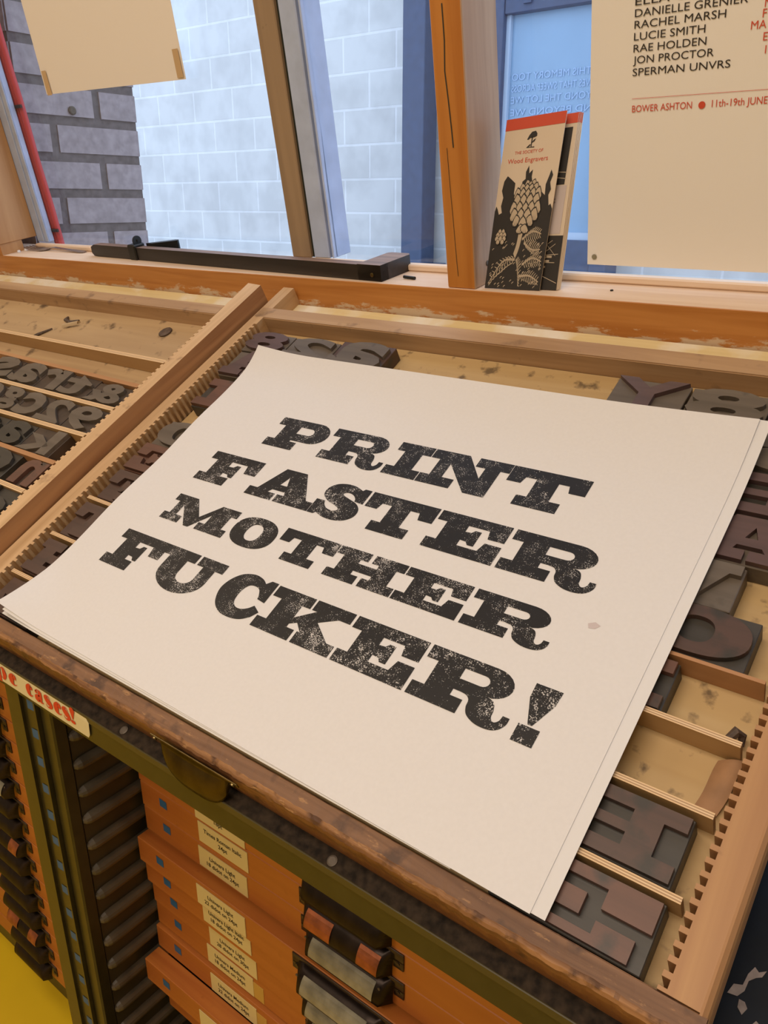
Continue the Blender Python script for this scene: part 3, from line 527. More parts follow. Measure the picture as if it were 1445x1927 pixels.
for (p, w0), (q, w1) in zip(zip(ps, ws), list(zip(ps, ws))[1:]):
    hb.poly([(p[0], p[1], p[2]-w0), (p[0], p[1], p[2]+w0), (q[0], q[1], q[2]+w1), (q[0], q[1], q[2]-w1)]+[(p[0], p[1]-.0015, p[2]-w0), (p[0], p[1]-.0015, p[2]+w0), (q[0], q[1]-.0015, q[2]+w1), (q[0], q[1]-.0015, q[2]-w1)], [(0, 1, 2, 3), (7, 6, 5, 4), (0, 4, 5, 1), (2, 6, 7, 3), (1, 5, 6, 2), (3, 7, 4, 0)])
hb.build('handle', 'steel', t, oc)
hd = B(); hd.prism([(-1.597, -.0525), (-1.597, -.0595), (-1.608, -.067), (-1.622, -.068), (-1.622, -.044), (-1.608, -.045)], .0262, .0285, 1); hd.build('head', 'steel', t, oc)
for i in range(4):
    z = -.0457-i*.0068; B().tube([(-1.621, .0275, z), (-1.645, .0275, z), (-1.668, .031, z+.0004)], .0016, 6, [1.1, 1, .6]).build('tine', 'steel', t, oc)
for x, d_, lab in ((-1.664, .030, 'front'), (-1.662, .045, 'back')): 
    b = B(); b.disc((x, .0248, -d_), .0034, .0042, 1, 10, 1); tag(b.build('bead', 'bit', fr=FW, org=(x, .0248, -d_)), 'tiny white bead on the sill by the fork tines, the '+('nearer' if lab == 'front' else 'farther')+' of two', 'bead')
b = B().tube([(-.672, .0272, -.030), (-.652, .0268, -.028)], .0022, 8); tag(b.build('pencil_stub', 'iron', fr=FW, org=(-.66, .025, -.03)), 'short dark stub lying on the sill right of the composing stick', 'stub')
b = B().disc((-.376, .0246, -.038), .002, .0015, 1, 8, 1); tag(b.build('tack', 'iron', fr=FW, org=(-.376, .0246, -.038)), 'small black tack on the pale sill beneath the names poster', 'tack')

# ------------------------------------------------------------------ the near type case
co_ = (-.46, .105, -.029)
case = thing('type_case', 'near wooden wood-type case with worn dark front rail and printed poster lying across it', 'type case', FC, co_)
PIT = .0089
def toothed(a_in, a_out, b0, b1, c0, c1, side, splay=0.0, ext=0.0, depth=.0052, tooth=.0052, bstart=.114):
    """side rail with the row of square slots along its inner edge; side=+1 when the case lies at larger x"""
    pts = []; bb = b0; k = 0
    def ai(b): return a_in+splay*(b-b0)/(b1-b0)
    pts.append((ai(b0), b0)); y = bstart
    while y+PIT < b1-.006:
        pts += [(ai(y-tooth/2), y-tooth/2), (ai(y-tooth/2)-side*depth, y-tooth/2), (ai(y+tooth/2)-side*depth, y+tooth/2), (ai(y+tooth/2), y+tooth/2)]; y += PIT
    pts += [(ai(b1), b1), (a_out+.0, b1), (a_out, b0)]
    # ears: build upper prism with teeth
    b = B().prism(pts, c0, c1, 2)
    if ext: 
        lo, hi = min(a_out, ai(b1)), max(a_out, ai(b1)); b.box(lo, hi, b1, b1+ext, c0, c1)
    return b
toothed(-.8385, -.8700, .109, .6485, -.029, 0, 1, -.0110, .075).build('side_rail', 'rail', case, co_)
b = toothed(-.0735, -.0495, .109, .6485, -.029, 0, -1, 0, .075)
b.prism([(-.0495, -.029), (-.0495, 0), (-.0480, -.0003), (-.0455, -.003), (-.0445, -.007), (-.0445, -.029)], .085, .7235, 1); b.build('side_rail', 'rightrail', case, co_)
B().box(-.8695, -.0735, .6485, .6725, -.029, 0, .0012, 2).build('back_rail', 'railx', case, co_)
# rounded, knocked-about front rail
b = B(); prof = [(.1085, -.029), (.1085, -.0012), (.1076, .0002), (.1020, .0006), (.0958, .0004), (.0928, -.0010), (.0908, -.0032), (.0895, -.0075), (.0886, -.015), (.0880, -.029)]
NX = 260; rings = []
for i in range(NX+1):
    a = -.8695+(-.0449+.8695)*i/NX; o_ = []
    w1 = .0007*math.sin(i*.37)+.0005*math.sin(i*1.31+1); 
    for (bb, cc) in prof:
        wear = (.5*w1+random.gauss(0, .00016)) if -.02 < cc < .002 and bb < .1065 else 0
        o_.append(b.bm.verts.new((a, bb+wear, cc-abs(wear)*.5)))
    rings.append(o_)
n_ = len(prof)
for p, q in zip(rings, rings[1:]):
    for k in range(n_): b.bm.faces.new((p[k], q[k], q[(k+1) % n_], p[(k+1) % n_]))
b.bm.faces.new(rings[0]); b.bm.faces.new(rings[-1][::-1]); bmesh.ops.recalc_face_normals(b.bm, faces=b.bm.faces[:])
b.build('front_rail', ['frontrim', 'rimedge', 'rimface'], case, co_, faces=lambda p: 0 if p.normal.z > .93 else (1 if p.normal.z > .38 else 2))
B().box(-.8435, -.0738, .109, .648, -.029, -.0251).build('bottom_board', 'board', case, co_)
# brass cup handle on the front rail
hh = B(); NU, NV = 20, 9; g = []
for i in range(NU+1):
    u_ = i/NU; a = -.4945+u_*.0845; e = max(0.0, 1-abs(2*u_-1)**3.2)**.6
    g.append([hh.bm.verts.new((a, .0868-.017*e*math.sin(math.pi/2*min(1, v/NV*1.25))-.0005, -.0035-.031*(v/NV)**1.05*(.25+.75*e))) for v in range(NV+1)])
for p, q in zip(g, g[1:]):
    for v in range(NV): hh.bm.faces.new((p[v], p[v+1], q[v+1], q[v]))
bmesh.ops.solidify(hh.bm, geom=hh.bm.faces[:], thickness=.0012)
hnd = hh.build('cup_handle', 'brass', case, co_, smooth=True)
B().box(-.5065, -.3985, .0858, .0874, -.0075, -.0022, .0006).build('handle_plate', 'brass', hnd)
for a in (-.5005, -.4035): B().disc((a, .0858, -.0048), .0022, -.0012, 1, 10).build('screw', 'brass', hnd)
for o in hnd.children:
    for v in o.data.vertices: v.co -= Vector(co_)

# loose dividers across the near case
def strip(label, a0, a1, bl, br, th, c0, c1, mat, fr=FC):
    mid = ((a0+a1)/2, (bl+br)/2, c0); rot = Matrix.Rotation(math.atan2(br-bl, a1-a0), 4, 'Z'); L_ = a1-a0
    o = B().box(-L_/2, L_/2, -th/2, th/2, 0, c1-c0).build('divider_strip', mat, faces=(lambda p: 0 if p.normal.z > .5 else 1) if isinstance(mat, list) else None)
    o.matrix_world = fr @ Matrix.Translation(mid) @ rot
    return tag(o, label, 'divider', 'divider strips across the near case' if c0 < -.01 else 'divider strips across the far left case')
PLY = ['strip', 'stripside']
strip('pale plywood divider nearest the front rail, beside the front right slab E block', -.834, -.0775, .1605, .1600, .0045, -.0248, -.0012, PLY)
strip('pale plywood divider second from the front rail, above the E block with square counters', -.834, -.0775, .2206, .2175, .0045, -.0248, -.0012, PLY)
strip('pale plywood divider third from the front, its right end by the dry black leaf', -.834, -.0775, .2816, .2715, .0045, -.0248, -.0012, PLY)
strip('thin orange-edged divider just below the big letter O block', -.60, -.0775, .3250, .3235, .003, -.0248, -.0015, 'stripold')

# ------------------------------------------------------------------ wood type
def sort(label, ch, a0, a1, b0, b1, mat, c=-.0249, face=.0, body=None, group=None, low=None, pad=.0015):
    """one piece of wood type: block with the reversed letter standing up from it"""
    org = ((a0+a1)/2, (b0+b1)/2, c); t = thing('wood_type_block', label, 'wood type', FC, org, group)
    top = c+.0233; sh = top-.0052
    B().box(a0, a1, b0, b1, c, sh, .0006).build('block', body or 't_side', t, org)  # dark bodies paint deeper shade into the recesses round the letters
    if ch:
        v, f = glyph(ch, .5) if ch in G else text(ch, .035, .5)
        x0, x1 = min(p[0] for p in v), max(p[0] for p in v); y0, y1 = min(p[1] for p in v), max(p[1] for p in v)
        W_, H_ = a1-a0-2*pad, b1-b0-2*pad
        b = B(); b.poly([(a1-pad-(p[0]-x0)/(x1-x0)*W_, b0+pad+(p[1]-y0)/(y1-y0)*H_, sh-.0002+(p[2]+.5)*.0054) for p in v], [q[::-1] for q in f])
        b.build('letter_face', mat, t, org)
    return t
MT = [
 ('slab letter E in red brown wood, at the front right corner of the near case', 'E3', -.186, -.0845, .1105, .1555, 't_red', 't_dark'),
 ('dark brown slab E with square counters, second row from the front at right', 'E2', -.176, -.0865, .1640, .2120, 't_brown', 't_dark'),
 ('red topped I half hidden by the poster, left of the bare compartment', 'I', -.200, -.1345, .2745, .3190, 't_red', 't_dark'),
 ('big oval letter O in brown wood peeping out at the right of the poster', 'O', -.176, -.0935, .3275, .3740, 't_brown', 't_dark'),
 ('grey sloping V block with its corner free, between the O and the A', 'V', -.195, -.1185, .3760, .4205, 't_grey', 't_grey'),
 ('purple brown A with small triangle counter at the right edge', 'A', -.178, -.0790, .4235, .4730, 't_purple', 't_grey'),
 ('purple brown E with two slots at the right edge above the A', 'E2', -.192, -.0790, .4750, .5240, 't_purple', 't_dark'),
 ('grey S nearest the top right corner of the poster', 'S', -.158, -.0790, .5262, .5760, 't_grey', 't_dark'),
 ('purple Y shape with broad stroke beside the figure 8 at the back', 'Y', -.3075, -.2325, .5790, .6275, 't_purple', 't_grey'),
 ('broad grey figure 8 beyond the top right corner of the poster', '8', -.2300, -.1560, .5790, .6265, 't_grey', 't_grey'),
 ('dark block in the back right corner of the near case', 'H', -.1540, -.0795, .5790, .6265, 't_brown', None),
 ('purple figure 8 beside the toothed rail, back left corner of the near case', '8', -.8400, -.7660, .5820, .6230, 't_purple', 't_grey'),
 ('grey figure 2 just behind the top left corner of the poster', '2', -.7640, -.6850, .5800, .6220, 't_grey', 't_grey'),
 ('broad grey lowercase a standing at the back behind the poster', 'a', -.6835, -.5990, .5770, .6280, 't_grey', 't_brown'),
 ('grey letter A beside the toothed rail under the purple 8', 'A', -.8360, -.7600, .5270, .5790, 't_purple', 't_grey'),
 ('brown T by the left rail with a dark side, below the A', 'I', -.8280, -.7500, .4620, .5160, 't_red', 't_dark'),
 ('dull grey O half covered by the left edge of the poster', 'O', -.8300, -.7450, .3860, .4300, 't_grey', 't_grey'),
 ('orange brown E beside the left rail under the grey O', 'E', -.8310, -.7450, .3370, .3840, 't_red', None),
 ('plain brown F by the left rail under the orange brown E', 'F', -.8300, -.7450, .2880, .3340, 't_brown', None),
 ('dark brown T between two plywood dividers at the left edge of the poster', 'T', -.8300, -.7450, .2260, .2760, 't_brown', None),
 ('dark H with worn grey spots near the lower left of the poster', 'H', -.8300, -.7450, .1665, .2150, 't_brown', None),
 ('dark L in the front left corner, under the curled poster corner', 'L', -.8300, -.7450, .1115, .1560, 't_brown', None),
]
for lab, ch, a0, a1, b0, b1, m_, body in MT: sort(lab, ch, a0, a1, b0, b1, m_, body=body or m_)

# ------------------------------------------------------------------ the printed poster and the sheets below it
A0, A1, B0, B1 = -.7785, -.1530, .1095, .5680
def curl(u, v, k=1.0):
    """height of the sheet over its flat base: curled top edge, lifted corners"""
    x = u*(A1-A0); y = v*(B1-B0); Wd, Hd = A1-A0, B1-B0; z = 0
    cw = .045+.055*u; t = max(0, (y-(Hd-cw))/cw); z += (.0086+.0018*u)*t**1.9
    d = math.hypot(x, (Hd-y)*.8); z += .0055*max(0, 1-d/.09)**1.5
    d = math.hypot(Wd-x, Hd-y); z += .004*max(0, 1-d/.14)**1.5
    d = math.hypot(x, y); z += .015*max(0, 1-d/.075)**1.8
    z += .0010*max(0, 1-x/.05)*(1+math.sin(y*42+.5)) + .0004*math.sin(x*9)*math.sin(y*11+1)
    return z*k
def sheet_pt(u, v, base, k=1.0, da=0, db=0, rot=0, bow=0):
    x, y = A0+u*(A1-A0)+da, B0+v*(B1-B0)+db
    x, y = x-rot*(y-.3), y+rot*(x+.46)
    uu, vv = min(1, max(0, (x-A0)/(A1-A0))), min(1, max(0, (y-B0)/(B1-B0)))
    return (x, y+bow*(1-u)*(1-v), base+curl(uu, vv, k))
po = ((A0+A1)/2, (B0+B1)/2, .001)
poster = thing('printed_poster', 'large off-white letterpress poster with four lines of black slab capitals, topmost sheet', 'poster', FC, po)
SH = lambda u, v: sheet_pt(u, v, .0036, bow=.007)
B().sheet(SH, 90, 64, .0003).build('sheet', 'paper', poster, po, smooth='sheet')
LINES = [
 (.4205, .0475, [('P', -.655, -.5755), ('R', -.571, -.485), ('I', -.481, -.4385), ('N', -.4375, -.347), ('T', -.3465, -.266)]),
 (.3478, .0462, [('F', -.704, -.624), ('A', -.620, -.5275), ('S', -.527, -.4705), ('T', -.4690, -.388), ('E', -.3855, -.310), ('R', -.306, -.217)]),
 (.2850, .0375, [('M', -.699, -.599), ('O', -.595, -.536), ('T', -.531, -.460), ('H', -.459, -.380), ('E', -.3785, -.311), ('R', -.307, -.228)]),
 (.2103, .0482, [('F', -.723, -.649), ('U', -.651, -.560), ('C', -.550, -.490), ('K', -.4895, -.396), ('E', -.393, -.3175), ('R', -.314, -.226), ('!', -.221, -.199)])]
for y0, hgt, ls in LINES:
    b = B()
    for ch, x0, x1 in ls:
        v, f = glyph(ch); mn, mx = min(p[0] for p in v), max(p[0] for p in v)
        b.poly([(x0+(p[0]-mn)/(mx-mn)*(x1-x0), y0+p[1]*hgt, 0) for p in v], f)
    bmesh.ops.remove_doubles(b.bm, verts=b.bm.verts[:], dist=1e-6)
    for k in range(60):
        for nrm, c0 in (((1, 0, 0), A0+.011*k), ((0, 1, 0), y0-.01+.011*k)):
            if nrm[1] and k > 7: continue
            bmesh.ops.bisect_plane(b.bm, geom=b.bm.verts[:]+b.bm.edges[:]+b.bm.faces[:], plane_co=Vector(nrm)*c0, plane_no=nrm)
    for vv in b.bm.verts:
        u = (vv.co.x-A0)/(A1-A0); v_ = (vv.co.y-B0)/(B1-B0); vv.co.z = SH(u, v_)[2]+.00025
    bmesh.ops.recalc_face_normals(b.bm, faces=b.bm.faces[:])
    if sum(f_.normal.z for f_ in b.bm.faces) < 0: bmesh.ops.reverse_faces(b.bm, faces=b.bm.faces[:])
    b.build('printed_line', 'ink', poster, po)
b = B(); sm = [(-.208, .3225), (-.203, .3255), (-.198, .3235), (-.201, .3195), (-.206, .3185)]
b.poly([(x, y, SH((x-A0)/(A1-A0), (y-B0)/(B1-B0))[2]+.0002) for x, y in sm], [(0, 1, 2, 3, 4)]); b.build('smudge', 'leafpale', poster, po)
o = B().sheet(lambda u, v: sheet_pt(u, v, .0029, .93, .0098, .001, .0, .003), 60, 48, .0003).build('paper_sheet', 'paper2', fr=FC, org=po, smooth='sheet')
tag(o, 'white under-sheet showing as a strip along the right edge of the poster', 'paper')
o = B().sheet(lambda u, v: sheet_pt(u*.9, v, .0021, .35, .004, .001, -.003), 60, 48, .0003).build('paper_sheet', 'paper2', fr=FC, org=(po[0], po[1], 0), smooth='sheet')
tag(o, 'lowest white sheet whose corner shows under the curled lower left corner of the poster', 'paper')

# scraps in the near case
o = B().sheet(lambda u, v: (-.0960+.0165*u+.006*v+.001*math.sin(v*5), .2225+.043*v+.004*u, -.0235+.006*math.sin(u*2.2)*(.4+.6*v)), 8, 10, .0004).build('paper_scrap', 'kraft', fr=FC, org=(-.09, .24, -.0245), smooth='sheet'); tag(o, 'curled brown paper scrap in the bare compartment by the right rail', 'scrap')
b = B().tube([(-.092, .2775, -.0215), (-.088, .281, -.016), (-.085, .286, -.013), (-.0815, .2865, -.017), (-.080, .281, -.0215)], .0032, 7, [.5, 1, 1.2, 1, .5]); tag(b.build('dry_leaf', 'bark', fr=FC, org=(-.087, .28, -.0249)), 'twisted dry black leaf beside the right rail behind a plywood divider', 'leaf')

# ------------------------------------------------------------------ the far left type case
lo = (-1.3, .2, -.029); CL = .0245
lcase = thing('type_case', 'left wood-type case, higher than the poster case, with lowercase letters in rows', 'type case', FC, lo)
def ltooth():
    pts = []; y = .125; ai = lambda b: -.8975-.004*(b-.11)/.5
    pts.append((ai(.109), .109))
    while y+PIT < .61:
        pts += [(ai(y-.002), y-.002), (ai(y)-.0+.0035, y-.002), (ai(y)+.0035, y+.002), (ai(y+.002), y+.002)]; y += PIT
    pts += [(ai(.6135), .6135), (-.905, .693), (-.8768, .6905), (-.8716, .109)]
    return B().prism(pts, -.029, CL, 2)
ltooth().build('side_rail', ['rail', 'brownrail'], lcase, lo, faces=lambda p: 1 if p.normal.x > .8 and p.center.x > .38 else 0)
B().box(-1.72, -.9015, .6135, .6365, -.029, CL, .0012, 2).build('back_rail', 'railx', lcase, lo)
B().box(-1.72, -.8716, .085, .109, -.029, CL, .002, 2).build('front_rail', 'frontrim', lcase, lo)
B().box(-1.75, -1.72, .085, .69, -.029, CL, .002).build('side_rail', 'rail', lcase, lo)
B().box(-1.72, -.8985, .109, .6135, -.029, -.0005).build('bottom_board', 'board2', lcase, lo)
for bl, br, m_, lab in ((.5085, .5040, 'ply', 'pale divider at the back of the left case, below the scraped empty bay'), (.4665, .4505, 'old', 'brown slanted divider above the row with the ampersand in the left case'), (.4055, .4020, 'ply', 'pale divider between the ampersand row and the figure 9 row'),
                        (.3475, .3500, 'ply', 'pale divider between the figure 9 row and the K row'), (.3000, .2970, 'old', 'reddish divider above the small brown n in the left case'), (.2520, .2455, 'ply', 'pale divider nearest the front in the left case')):
    strip(lab, -1.6, -.9025, bl+.003*(1.6-1.3)/.4, br, .0066, 0, .0228, PLY if m_ == 'ply' else 'stripold')
LT = [
 ('&', -.985, -.908, .4065, .4460, 't_grey', 'ampersand block at the right end of the back row of the left case'),
 ('t', -1.050, -.987, .4075, .4500, 't_grey', 'lowercase t next left of the ampersand in the left case'),
 ('r', -1.112, -1.052, .4080, .4520, 't_grey', 'lowercase r second left of the ampersand in the left case'),
 ('a', -1.186, -1.114, .4090, .4545, 't_grey', 'broad lowercase a in the ampersand row of the left case'),
 ('s', -1.255, -1.188, .4095, .4560, 't_grey', 'lowercase s at the picture edge in the ampersand row'),
 ('9', -.972, -.906, .3530, .3985, 't_grey', 'figure 9 block touching the toothed rail in the left case'),
 ('2', -1.034, -.974, .3530, .3990, 't_grey', 'figure 2 block directly left of the figure 9 in the left case'),
 ('c', -1.094, -1.036, .3530, .3995, 't_grey', 'lowercase c block left of the figure 2 in the left case'),
 ('g', -1.150, -1.096, .3530, .4000, 't_grey', 'lowercase g block left of the c in the left case'),
 ('e', -1.212, -1.152, .3530, .4005, 't_grey', 'lowercase e block at the picture edge in the figure 9 row'),
 ('k', -1.006, -.932, .3010, .3455, 't_grey', 'tan grey k with bare brown side, ending its row in the left case'),
 ('a', -1.075, -1.008, .3010, .3450, 't_dark', 'dark lowercase a directly left of the tan grey k'),
 ('f', -1.140, -1.077, .3010, .3445, 't_dark', 'dark f at the picture edge in the row of the tan grey k'),
 ('n', -.953, -.903, .2505, .2940, 't_red', 'small reddish brown n alone beside the toothed rail of the left case'),
 ('o', -1.062, -.976, .2530, .2955, 't_dark', 'black o block standing apart left of the reddish n'),
 ('d', -.972, -.886, .1970, .2430, 't_dark', 'black d block in the nearest visible bay of the left case'),
]
for ch, a0, a1, b0, b1, m_, lab in LT: sort(lab, ch, a0, min(a1, -.9035), b0, b1, m_, c=0.0, body='t_side' if m_ != 't_dark' else 't_dark', pad=.001)
b = B().sheet(lambda u, v: (-1.245+.03*u+.004*v, .560+.006*v+.012*u, .0025+.005*math.sin(v*3)+.001*u), 6, 5, .0004); tag(b.build('wood_shaving', 'chipwood', fr=FC, org=(-1.23, .562, 0)), 'curled pale shaving in the empty back bay of the left case', 'shaving')
b = B().tube([(-1.262, .588, .002), (-1.255, .578, .004), (-1.238, .574, .0035), (-1.222, .582, .003)], .0035, 7, [.5, 1, 1, .6]); tag(b.build('dry_leaf', 'bark', fr=FC, org=(-1.24, .58, 0)), 'dark dry twist behind the pale shaving in the left case', 'leaf')
b = B().tube([(-1.300, .515, .0015), (-1.285, .535, .002), (-1.268, .555, .0015)], .0025, 6, [.4, 1, .5]); tag(b.build('splinter', 'bark', fr=FC, org=(-1.285, .535, 0)), 'long dark splinter lying before the pale shaving in the left case', 'splinter')
b = B().disc((-1.005, .5875, 0), .011, .003, 2, 12, 1); tag(b.build('knot_plug', 'bark', fr=FC, org=(-1.005, .5875, 0)), 'dark round lump near the back rail of the left case', 'lump')

# ------------------------------------------------------------------ the cabinet that carries the cases
YB = .334; ko = (-.7, .334, -1.33)
cab = thing('case_cabinet', 'olive green steel cabinet under the type cases, with paper strip and blue tape marks', 'cabinet', FG, ko)
def childC(b, name, mat, par, fr=FC, **k):
    """part modelled in the sloping frame, stored relative to its upright parent"""
    m = Matrix.Translation(ko).inverted() @ FG.inverted() @ fr
    for v in b.bm.verts: v.co = m @ v.co
    return b.build(name, mat, par, **k)
childC(B().box(-1.75, -.064, .0752, .70, -.034, -.0296), 'sloping_top', 'grime', cab)
b = B().box(-1.75, -.064, YB, YB+.003, -.4845, -.4560).box(-1.75, -.064, YB-.0012, YB+.003, -.4625, -.4553, .0006); b.build('front_bar', ['bar', 'bar_highlight'], cab, ko, faces=lambda p: 1 if p.center.z+ko[2] > -.4626 else 0)
B().box(-.775, -.744, YB+.002, YB+.02, -1.33, -.4846, .001).box(-.744, -.742, YB-.0005, YB+.02, -1.33, -.4846).box(-.742, -.714, YB+.003, YB+.02, -1.33, -.4846).box(-.714, -.711, YB-.0005, YB+.02, -1.33, -.4846).box(-.711, -.690, YB+.004, YB+.02, -1.33, -.4846, .002).build('upright', 'bar', cab, ko)
# inner side panel with pressed runners
b = B().box(-.775, -.692, YB+.0205, .86, -1.33, -.4846)
for k in range(23):
    zc = -.5300-.0370*k
    if zc < -1.31: break
    pnf = len(b.bm.faces)
    b.tube([(-.6915, .3535, zc), (-.6915, .356, zc), (-.6915, .361, zc), (-.6915, .368, zc), (-.6915, .84, zc)], .0078, 12, [.35, .72, .95, 1, 1])
b.build('side_panel', ['side', 'runner_lit'], cab, ko, faces=lambda p: 0 if len(p.vertices) == 4 and abs(p.normal.y) < .01 and p.area > .05 else 1)
B().box(-.080, -.064, YB+.004, .86, -1.33, -.50).build('side_panel', 'side', cab, ko)  # right end, out of view, added to block light
B().box(-1.75, -1.72, YB, .86, -1.33, -.50).build('side_panel', 'side', cab, ko)
B().box(-1.72, -.064, .86, .88, -1.33, -.23).build('unseen_back_panel', 'side', cab, ko)  # out of view, added to keep light from behind the cases
B().box(-1.72, -.776, .462, .49, -1.33, -1.205).box(-1.72, -.776, .462, .86, -1.222, -1.203).build('base_rail', 'bar', cab, ko)
B().box(-.690, -.081, .36, .86, -1.33, -1.24).build('base_rail', 'bar', cab, ko)
sq = B
for k in range(15):
    z1 = -.4885-.0365*k
    t_ = B().poly([(-.7325, YB+.0026, z1), (-.7195, YB+.0026, z1+.0015), (-.7195, YB+.0026, z1-.0105), (-.7325, YB+.0026, z1-.0115)], [(0, 3, 2, 1)]).build('tape_square', 'tape', cab, ko)
B().disc((-.2975, .0, 0), .0001, .0001).bm.free()
childC(B().disc((-.3065, .0802, -.0296), .0042, .0012, 2, 16, 1), 'screw', 'screw', cab)
childC(B().disc((-.560, .0815, -.0296), .0042, .0012, 2, 16, 1), 'screw', 'screw', cab)
# paper strip "(ty)pe cases!"
YL = YB-.0016
b = B(); n = 10
pl = [(-.86, YL, -.4783), (-.6110, YL, -.4795), (-.6085, YL, -.4755), (-.6075, YL, -.4625), (-.612, YL+.0005, -.4570), (-.86, YL+.0005, -.4558)]
b.poly(pl+[(p[0], p[1]+.0004, p[2]) for p in pl], [(0, 1, 2, 3, 4, 5), (11, 10, 9, 8, 7, 6)]+[(i, 6+i, 6+(i+1) % 6, (i+1) % 6) for i in range(6)])
lab_ = b.build('paper_label', 'pale_label', cab, ko); lab_['label'] = 'cream paper strip lettered in orange red'
b = B(); hgt = .0195; yb = -.4738
for ch, x0, x1 in (('p_', -.7755, -.7570), ('e_', -.7525, -.7370), ('c_', -.7187, -.7060), ('a_', -.7025, -.6865), ('s_', -.6845, -.6700), ('e_', -.6680, -.6540), ('s_', -.6525, -.6385), ('!_', -.6390, -.6300)):
    v, f = glyph(ch); mn, mx = min(p[0] for p in v), max(p[0] for p in v)
    b.poly([(x0+(p[0]-mn)/(mx-mn)*(x1-x0), YL-.0004, yb+p[1]*hgt) for p in v], f)
b.build('lettering', 'fatred', lab_, ko)

# ------------------------------------------------------------------ cases in the cabinet
def handle(t, org, xc, y, zt, w, h, plate, copper, dz=0):
    b = B(); n = 9; xl, xr = xc-w/2, xc+w/2; prof = []
    for i in range(n+1):
        a = math.radians(-8+108*i/n); prof.append((y-.001-.016*math.sin(a) if i else y-.001, zt-h*.12-h*.62*(1-math.cos(a))))
    rows = []
    for k in range(13):
        u = k/12; e = min(1, (1-abs(2*u-1))/.16)**.5; rows.append([b.bm.verts.new((xl+.010+(w-.020)*u, y-.001-(y-.001-p)*(.25+.75*e), q)) for p, q in prof])
    for p, q in zip(rows, rows[1:]):
        for k in range(n): b.bm.faces.new((p[k], p[k+1], q[k+1], q[k]))
    bmesh.ops.solidify(b.bm, geom=b.bm.faces[:], thickness=.001)
    b.box(xl, xr, y-.0018, y-.0003, zt-h*.36, zt, .0006); b.box(xl, xl+.012, y-.0018, y-.0003, zt-h*.62, zt-h*.3, .0006); b.box(xr-.012, xr, y-.0018, y-.0003, zt-h*.62, zt-h*.3, .0006)
    hd = b.build('cup_handle', 'copper' if copper == 2 else 'metal', t, org, smooth=True)
    for x in (xl+.006, xr-.006): B().disc((x, y-.0018, zt-h*.42), .002, -.0008, 1, 8).build('screw', 'metal', hd, org)
    if plate or copper == 1:
        # curved label window (or bare copper worn through) along the hood
        mats = 'plate' if plate else 'copper'
        spans = ((.13, .86),) if plate else ((.10, .40), (.70, .92))
        for s0, s1 in spans:
            q_ = B(); rr = []
            for k in range(7):
                u = s0+(s1-s0)*k/6; rr.append([q_.bm.verts.new((xl+.010+(w-.020)*u, p-.0014, z_-.0002)) for p, z_ in prof[3:9]])
            for p, q in zip(rr, rr[1:]):
                for k in range(5): q_.bm.faces.new((p[k], p[k+1], q[k+1], q[k]))
            q_.build('label_window' if plate else 'worn_patch', mats, hd, org)
        if plate:
            for x in (xl+.017, xr-.020): B().disc((x, prof[4][0]-.0012, prof[4][1]), .0015, -.001, 1, 8).build('rivet', 'screw', hd, org)
    return hd
def drawer(label, x0, x1, y, zt, h, lab=None, lx=0, amber=False, hx=None, hw=.122, plate=0, copper=0, group=None, sqx=None, tray=True):
    org = ((x0+x1)/2, y, zt-h); t = thing('type_case', label, 'type case', FG, org, group)
    B().box(x0, x1, y, y+.022, zt-h+.0008, zt-.0006, .0008).build('front_rail', 'case', t, org)
    if tray: B().box(x0+.001, x0+.016, y+.022, y+.40, zt-h+.001, zt-.004).box(x1-.016, x1-.001, y+.022, y+.40, zt-h+.001, zt-.004).box(x0+.001, x1-.001, y+.022, y+.40, zt-h+.001, zt-h+.008).build('tray', 'caseside', t, org)
    if sqx is not None: B().poly([(sqx, y-.0004, zt-.009), (sqx+.0125, y-.0004, zt-.0095), (sqx+.0125, y-.0004, zt-.0205), (sqx, y-.0004, zt-.0200)], [(0, 3, 2, 1)]).build('tape_square', 'tape', t, org)
    if lab:
        l1, l2, lo_ = lab; zl = zt-.0035+lo_; w_, hh_ = .0775, .0275
        if amber: B().box(lx+w_, lx+w_+.016, y-.0005, y, zl-hh_, zl-.004).build('amber_tape', 'labeldark', t, org)
        lb = B().box(lx, lx+w_, y-.0009, y-.0001, zl-hh_, zl).build('label', 'label', t, org)
        for s_, zz in ((l1, zl-.0115), (l2, zl-.0205)):
            b = B(); line(b, s_, lx+w_*.50, zz, None, .0056, 0, .012, lambda p, q: (p, y-.0012, q), center=True); b.build('lettering', 'black', lb, org)
    if hx is not None: handle(t, org, hx, y, zt-.001, hw, h-.004, plate, copper)
    return t
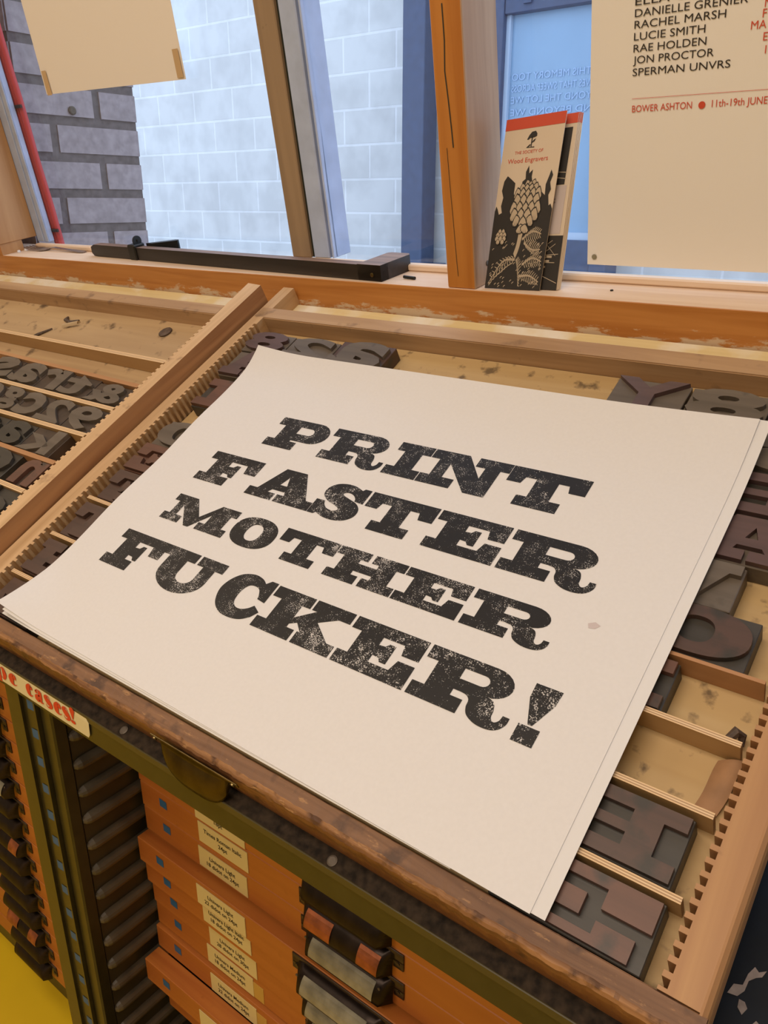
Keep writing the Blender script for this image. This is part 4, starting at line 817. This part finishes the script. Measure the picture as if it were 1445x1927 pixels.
DR = [ # front distance, label lines, label offset, label x, plate, copper, what marks it out
 (.4235, 'Times Roman Bold', '18pt"', -.0045, -.5815, 0, 0, 'topmost orange case in the cabinet, labelled Times Roman Bold 18pt'),
 (.4245, 'Times Roman Italic', '24pt', 0, -.5800, 0, 1, 'orange case labelled Times Roman Italic 24pt, with a copper-worn handle'),
 (.4255, 'Univers Light', '18 didot on 24pt', -.001, -.5850, 1, 0, 'orange case labelled Univers Light 18 didot, with a cloudy label window in its handle'),
 (.4110, 'Univers Light', '22 didot on 24pt', -.002, -.5760, 1, 0, 'orange case labelled Univers Light 22 didot, pulled out a little'),
 (.4170, 'Univers Light Italic', '18 didot on 24pt', .002, -.5770, 1, 0, 'orange case labelled Univers Light Italic 18 didot on 24pt'),
 (.4225, 'Univers Light', '28 didot on 30pt', -.003, -.5770, 1, 0, 'orange case labelled Univers Light 28 didot on 30pt'),
 (.4245, 'Univers Medium', '18 didot on 24pt', -.002, -.5870, 1, 0, 'orange case labelled Univers Medium 18 didot with amber tape'),
 (.4200, 'Univers Medium', '22 didot on 24pt', -.003, -.5800, 1, 0, 'orange case labelled Univers Medium 22 didot, above the drawn-out case'),
 (.3980, 'Univers', '32 didot on 36pt', -.004, -.5790, 1, 0, 'orange case drawn out farthest, its tray open behind the rail'),
 (.4250, None, None, 0, 0, 0, 0, 'unlabelled orange case directly below the drawn-out case'),
 (.4240, None, None, 0, 0, 0, 0, 'orange case lowest in view in the cabinet'),
]
for k, (y, l1, l2, lo_, lx, pl_, cp, lab) in enumerate(DR):
    drawer(lab, -.682, -.082, y, -.5880-.0370*k, .0365, (l1, l2, lo_) if l1 else None, lx, k in (6, 7), -.365, .128, pl_, cp, sqx=-.6475)
for k in range(18):
    nth = ('topmost', 'second', 'third', 'fourth', 'fifth', 'sixth', 'seventh', 'eighth', 'ninth', 'tenth', 'eleventh', 'twelfth', 'thirteenth', 'fourteenth', 'fifteenth', 'sixteenth', 'seventeenth', 'lowest')[k]
    drawer('narrow orange case in the left bay of the cabinet, %s of its stack' % nth, -1.300, -.779, .4235, -.5300-.0370*k, .0365, hx=-1.055, hw=.125, plate=1 if k in (7,) else 0, copper=1 if k in (10, 15) else 0, group='cases in the left bay')

# ------------------------------------------------------------------ the dark cabinet to the right of the near case
qo = (.25, .4, -.14)
t = thing('painted_cabinet', 'blue-black painted cabinet right of the near case, paint chipped to plaster', 'cabinet', FC, qo)
B().box(-.0600, .60, -.10, .62, -.30, -.1000, .002).build('body', 'blueblack', t, qo)
b = B()
for pts in ([(-.052, .149), (-.046, .150), (-.043, .155), (-.0425, .162), (-.039, .166), (-.036, .168), (-.0345, .173), (-.0385, .170), (-.0415, .172), (-.044, .166), (-.045, .158), (-.050, .156)], [(-.0405, .141), (-.0385, .146), (-.0410, .149), (-.0445, .149), (-.0440, .144)], [(-.032, .176), (-.0305, .1775), (-.0312, .180), (-.0325, .178)], [(-.035, .136), (-.030, .137), (-.028, .140), (-.032, .142)], [(-.038, .130), (-.033, .131), (-.034, .135)]):
    b.poly([(x+.004, y, -.0994) for x, y in pts], [tuple(range(len(pts)))])
b.build('bare_patch', 'chip', t, qo)
